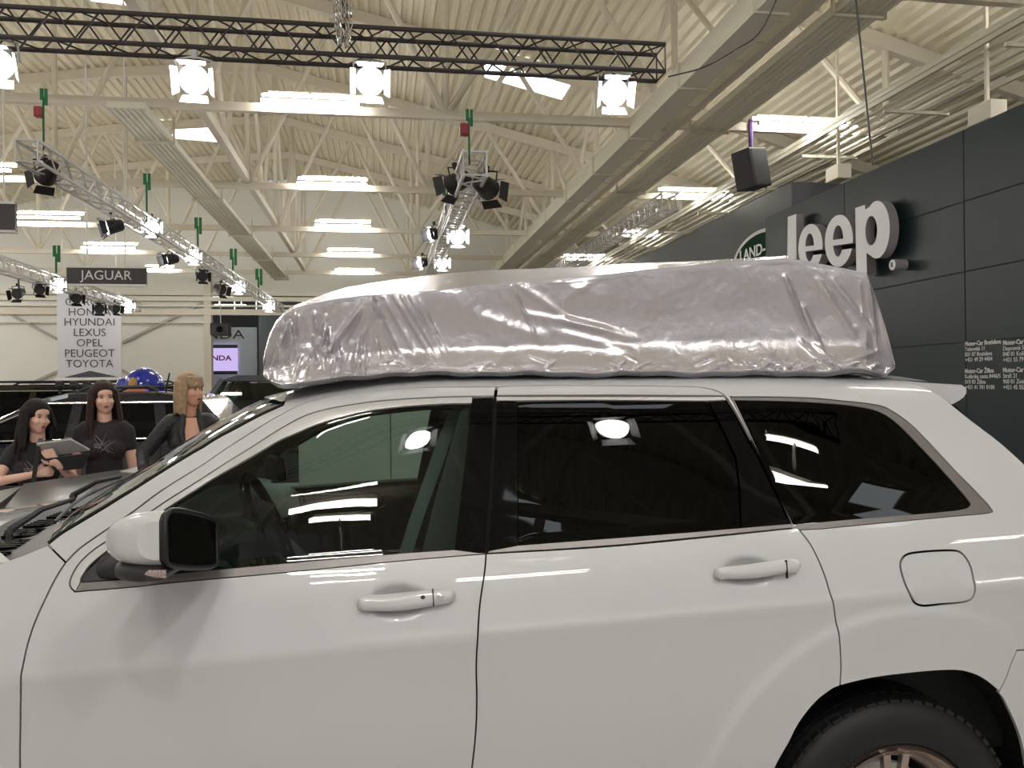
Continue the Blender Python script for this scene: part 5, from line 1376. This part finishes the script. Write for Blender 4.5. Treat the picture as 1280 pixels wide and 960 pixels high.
def face(t, f, Q, closed=.0):
    for s in (-1, 1):
        def part(nm, c, r, ma):
            mb = MB(); 
            vs = []
            prof = [(math.sin(math.pi*i/8), math.cos(math.pi*i/8)) for i in range(9)]
            mb.lathe([(max(a, .01), b) for a, b in prof], n=12, axis='z')
            cc_ = f(*c); mb.v = [tuple(cc_+Q@Vector((v[0]*r[0], v[1]*r[1], v[2]*r[2]))) for v in mb.v]
            o = mb.build(nm, ma, None, smooth=60); o.parent = t; return o
        part('eye', (s*.030, -.078, .002), (.0125, .005, .0042), eyew)
        part('iris', (s*.030, -.0820, .002), (.0052, .003, .0042), eyed)
        part('eyelid', (s*.030, -.0800, .0066), (.0145, .0055, .0020), browm)
        part('eyebrow', (s*.031, -.082, .021), (.017, .005, .0024), browm)
    part('lips', (0, -.0895, -.0585), (.019, .0045, .0034), lipm); part('lips', (0, -.0885, -.0665), (.016, .005, .004), lipm)
def hash_of(s): return sum(map(ord, s))
def limb(a, b, c, r): return [('c', a, b, r[0], r[1]), ('c', b, c, r[1]*.95, r[2])]
def person(loc, rz, label, eye_h, arms, headrot, hair, skin, top, torso_lean=(0, 0), hands=(), sc=1.0, sleeve=.40):
    t = empty('person', loc, label, 'person', rz=rz); t.scale = (sc, sc, sc)
    lx, ly = torso_lean
    E = eye_h; sh = E-.215         # shoulder height
    hips = Vector((0, 0, E-.70)); chest = Vector((lx*.75, ly*.75, sh-.13)); neck = Vector((lx, ly, sh+.045)); hd = Vector((lx*1.05, ly*1.15-.012, E))
    HP, f, Q = head_parts(hd, *headrot)
    torso = [('e', chest, (.138, .102, .17)), ('e', hips.lerp(chest, .5), (.114, .09, .17)), ('e', hips, (.165, .115, .13)), ('c', chest+Vector((-.115, 0, .12)), chest+Vector((.115, 0, .12)), .050, .050),
             ('e', chest+Vector((-.072, -.075, -.03)), (.062, .05, .058)), ('e', chest+Vector((.072, -.075, -.03)), (.062, .05, .058))]
    legs = []
    for s in (-1, 1):
        kx = Vector((s*.09, -.01, hips.z*.52)); an = Vector((s*.09, .02, .09))
        legs += [('c', hips+Vector((s*.085, 0, -.04)), kx, .088, .056), ('c', kx, an, .056, .036), ('e', an+Vector((0, -.06, -.055)), (.042, .115, .035))]
    armp = []; sleeves = []
    for s, (el_, wr_) in zip((-1, 1), arms):
        S0 = Vector((lx+s*.150, ly, sh-.035)); el_, wr_ = Vector(el_), Vector(wr_)
        armp += [('e', S0, (.05, .05, .05))]+limb(S0, el_, wr_, (.044, .036, .024))
        e = S0.lerp(el_, sleeve) if sleeve <= 1 else el_
        sleeves += [('e', S0+Vector((-s*.01, 0, .004)), (.058, .058, .056)), ('c', S0, e, .057, .053)]
        if sleeve > 1: sleeves += [('c', el_, el_.lerp(wr_, sleeve-1), .05, .04)]
    hp = []
    for hnd in hands: hp += hand(*hnd)
    nk = [('c', neck-Vector((0, -.01, .06)), hd+Vector((0, .012, -.075)), .054, .048)]
    blob(torso+legs+armp+HP+nk+hp, 'body', skin, t, .0075, 2)
    face(t, f, Q)
    grow = [(q[0], q[1], tuple(r+.012 for r in q[2])) if q[0] == 'e' else (q[0], q[1], q[2], q[3]+.012, q[4]+.012) for q in torso]
    if top is not None: blob(grow+sleeves, 'tshirt' if top is shirtm else 'jacket', top, t, .009, 3)
    lg = [(q[0], q[1], q[2], q[3]+.014, q[4]+.014) if q[0] == 'c' else None for q in legs]
    blob([q for q in lg if q]+[('e', hips-Vector((0, 0, .03)), (.176, .126, .12))], 'trousers', jeansm, t, .012, 3)
    for s in (-1, 1):
        blob([('e', Vector((s*.09, -.035, .035)), (.05, .13, .038)), ('e', Vector((s*.09, .03, .06)), (.045, .05, .05))], 'shoe', blackm, t, .012, 2)
    # hair
    g = lambda x, y, z: f(x, y, z)
    H = []; rh = random.Random(hash_of(hair)); bob = hair == 'bob'
    H = [('e', g(0, .014, .046), (.084, .094, .086), Q)]
    n_ = 26; amax = 128 if bob else 118
    for i in range(n_):
        a_ = R(-amax+2*amax*i/(n_-1)); x = .083*math.sin(a_); y = .018+.074*math.cos(a_)
        L_ = (.205 if bob else .36)+rh.uniform(-.015, .015)
        if hair == 'long_black': L_ = .34 if abs(a_) < 1.6 else (.26 if x < 0 else .13)
        a = g(x, y, .045+rh.uniform(-.01, .01)); fw = -.05 if (abs(a_) > 1.5 and not bob) else 0
        out = .14 if bob else .45
        mid = a+(Q@Vector((x*out*.6, fw*.4, -L_*.5))); b = a+(Q@Vector((x*out*(.4 if bob else 1), fw, -L_)))
        r_ = .0155 if bob else .017
        H += [('c', a, mid, r_*1.05, r_), ('c', mid, b, r_, r_*(.75 if bob else .5))]
    if bob:
        for i in range(13):
            x = -.060+.010*i; H.append(('c', g(x, -.062+abs(x)*.3, .082), g(x*1.05, -.0885+abs(x)*.42, .022+rh.uniform(-.004, .004)), .0115, .006))
    ma = {'long_black': hairb, 'long_brown': hairbr, 'bob': hairbl}[hair]
    blob(H, 'hair', ma, t, .006, 2)
    return t, f, Q
def _u(): pass
def artlines(t, c, w):
    mb = MB(); rnd = random.Random(3)
    for i in range(9):
        a = rnd.uniform(0, math.pi); l = rnd.uniform(.05, .085)*w; o = Vector((rnd.uniform(-.03, .03), 0, rnd.uniform(-.03, .03)))
        d = Vector((math.cos(a), 0, math.sin(a)*.75)); pts = []
        for k in range(7):
            q = c+o+d*l*(k/3-1); q.y += ((q.x-c.x)**2)*3.2
            pts.append(q)
        mb.tube(pts, .0010, 4)
    for i in range(3): mb.box(c+Vector((-.03, -.001, .02-.012*i)), (.05, .003, .004))
    o = mb.build('shirt_print', mat('print_pale', (.30, .29, .29), .7), None); o.parent = t
def floor_at(px, D): p = onD(px, 480, D); return Vector((p.x, p.y, 0))
# woman B (middle)
EB = (onD(128, 497, 6.15).z)
pB = floor_at(130, 6.15); rzB = math.atan2(-pB.x, -pB.y)*-1
t, f, Q = person(pB, R(12), 'woman with long brown hair in charcoal t-shirt, arms down, middle of the three', EB,
    (((-.190, .0, EB-.52), (-.185, -.05, EB-.76)), ((.190, .0, EB-.52), (.185, -.05, EB-.76))), (R(14), R(2), R(-2)), 'long_brown', skinm, shirtm,
    hands=(((-.185, -.05, EB-.77), (0, -.1, -1), (.3, -1, 0), (1, 0, 0), .5), ((.185, -.05, EB-.77), (0, -.1, -1), (-.3, -1, 0), (-1, 0, 0), .5)))
artlines(t, Vector((.0, -.150, EB-.35)), 1.2)
# woman A (left) with folder
EA = (onD(47, 521, 5.9).z)
pA = floor_at(46, 5.9)
t, f, Q = person(pA, R(14), 'leftmost woman, long black hair, charcoal t-shirt, carrying an open black folder', EA,
    (((-.235, -.16, EA-.43), (.0, -.30, EA-.38)), ((.235, -.16, EA-.43), (.17, -.33, EA-.33))), (R(38), R(4), R(3)), 'long_black', skinm, shirtm,
    hands=(((.01, -.305, EA-.375), (1, -.1, .15), (0, .2, 1), (0, 1, 0), 1.1), ((.165, -.335, EA-.32), (-.55, -.1, .8), (-.8, 0, -.4), (0, 1, .1), .5)))
artlines(t, Vector((-.01, -.150, EA-.37)), 1.0)
Mz = Matrix.Translation(pA) @ Matrix.Rotation(R(14), 4, 'Z')
fo = empty('folder', Mz @ Vector((.12, -.36, EA-.30)), 'open black folder with pages in the arms of the leftmost woman', 'folder')
def lc(*a): return Mz @ Vector(a)
mb = MB(); c0_ = Vector((.11, -.36, EA-.25))
def quad3(l, d): 
    mb = MB(); mb.prism([lc(*(c0_+Vector(q))) for q in l], Mz.to_3x3()@Vector(d)); return mb
quad3([(-.075, 0, .07), (-.11, .03, -.17), (-.085, .03, -.18), (-.05, 0, .07)], (.0, .13, .04)).build('cover', plast, fo)
quad3([(-.07, -.01, .075), (.13, -.02, .10), (.24, .05, .02), (-.02, .06, -.01)], (0, .01, .012)).build('pages', mat('paper_grey', (.35, .34, .34), .6, var=.3, vscale=40), fo)
quad3([(-.02, .0, -.02), (.24, -.01, .005), (.20, .03, -.10), (.03, .03, -.11)], (0, .05, 0)).build('cover', plast, fo)
# blonde woman
EC = (onD(243, 487, 5.75).z)
pC = floor_at(236, 5.95)
t, f, Q = person(pC, R(18), 'blonde woman with a fringe in an open black jacket leaning on the counter', EC,
    (((-.30, -.05, EC-.44), (-.31, -.22, EC-.55)), ((.22, -.02, EC-.48), (.20, -.25, EC-.62))), (R(38), R(2), R(0)), 'bob', skinp, jackm, torso_lean=(.0, -.05),
    hands=(((-.31, -.225, EC-.555), (-.2, -1, -.25), (1, -.1, 0), (0, 0, -1), .3), ((.20, -.25, EC-.625), (0, -1, -.2), (-1, -.1, 0), (0, 0, -1), .3)), sleeve=1.8)
mb = MB()
for sx_ in (1,):
    c_ = Vector((0.0, -.05, EC-.165))
vs = [c_+Vector(q) for q in ((-.035, -.085, -.03), (.035, -.085, -.03), (.062, -.100, -.10), (.05, -.155, -.24), (.0, -.162, -.31), (-.05, -.155, -.24), (-.062, -.100, -.10))]
mb.prism(vs, (0, .03, 0)); o = mb.build('neckline_skin', skinp, None); o.parent = t
for s in (-1, 1):
    mb = MB(); mb.tube([c_+Vector(q) for q in ((s*.05, -.05, .03), (s*.055, -.10, -.05), (s*.07, -.13, -.12), (s*.055, -.168, -.24), (0, -.175, -.32))], [.014, .02, .022, .018, .01], 8)
    o = mb.build('lapel', jackm, None, smooth=60); o.parent = t
# person in teal behind the grey car
pT = floor_at(306, 15.2)
ET = 1.76
t, f, Q = person(pT, R(0), 'person in a bright teal shirt seen through the grey car windows', ET,
    (((-.22, 0, ET-.56), (-.2, -.05, ET-.8)), ((.22, 0, ET-.56), (.2, -.05, ET-.8))), (R(170), 0, 0), 'long_black', skinm, None, hands=())
blob([('e', (0, 0, ET-.40), (.17, .12, .2)), ('e', (0, 0, ET-.62), (.16, .12, .25)), ('c', (-.18, 0, ET-.29), (-.21, 0, ET-.5), .06, .055), ('c', (.18, 0, ET-.29), (.21, 0, ET-.5), .06, .055), ('c', (-.16, 0, ET-.27), (.16, 0, ET-.27), .055, .055)], 'teal_shirt', mat('shirt_teal', (.0, .33, .42), .7, var=.1), t, .012, 3)
# blue glossy object behind the navy car
c_ = onD(180, 483, 13.3)
t = empty('inflatable', c_, 'glossy blue rounded shape with a yellow oval rising behind the navy car', 'decoration')
mb = MB(); mb.lathe([(.001, .30), (.13, .27), (.25, .18), (.31, .05), (.32, -.1)], c=c_, n=24); mb.build('dome', mat('blue_gloss', (.01, .03, .42), .15, coat=1), t, smooth=60)
mb = MB(); c2 = onD(155, 482, 13.2); mb.lathe([(.001, .12), (.08, .1), (.12, .02), (.11, -.1)], c=c2, n=20); mb.build('small_dome', MATS['blue_gloss'], t, smooth=60)
mb = MB(); c3 = onD(166, 482, 12.9); mb.lathe([(.001, .13), (.05, .1), (.07, .0), (.06, -.12)], c=c3, n=16); mb.build('yellow_oval', mat('amber', (.5, .30, .08), .4), t, smooth=60)
mb = MB(); c4 = onD(165, 490, 12.9); mb.lathe([(.001, .07), (.16, .05), (.3, -.03), (.32, -.1)], c=c4, n=24); mb.build('coral_base', mat('coral', (.55, .17, .12), .4), t, smooth=60)
mb = MB(); mb.bbox((c4.x-.2, c4.y, 0), (c_.x+.2, c_.y+.2, c4.z-.05)); mb.build('plinth', blackm, t)
a, b = onD(207, 489, 9.4), onD(212, 466, 9.4)
mb = MB(); mb.tube([a, b], [.014, .008], 8); tag(mb.build('car_aerial', plast), 'short black aerial sticking up behind the navy car roof', 'aerial')
for px, n in ((75, 'leftmost'), (93, 'middle'), (109, 'rightmost')):
    p = onD(px, 482, 13); t = empty('floor_spotlight', p, 'small round black lamp on the black car roof line, ' + n, 'small lamp', 'small black lamps on the roof line')
    mb = MB(); mb.lathe([(.07, -.05), (.075, 0), (.05, .05)], c=p, n=16, axis='x'); mb.build('head', blackm, t, smooth=50)
    mb = MB(); mb.box(p-Vector((0, 0, .08)), (.04, .04, .1)); mb.build('foot', blackm, t)
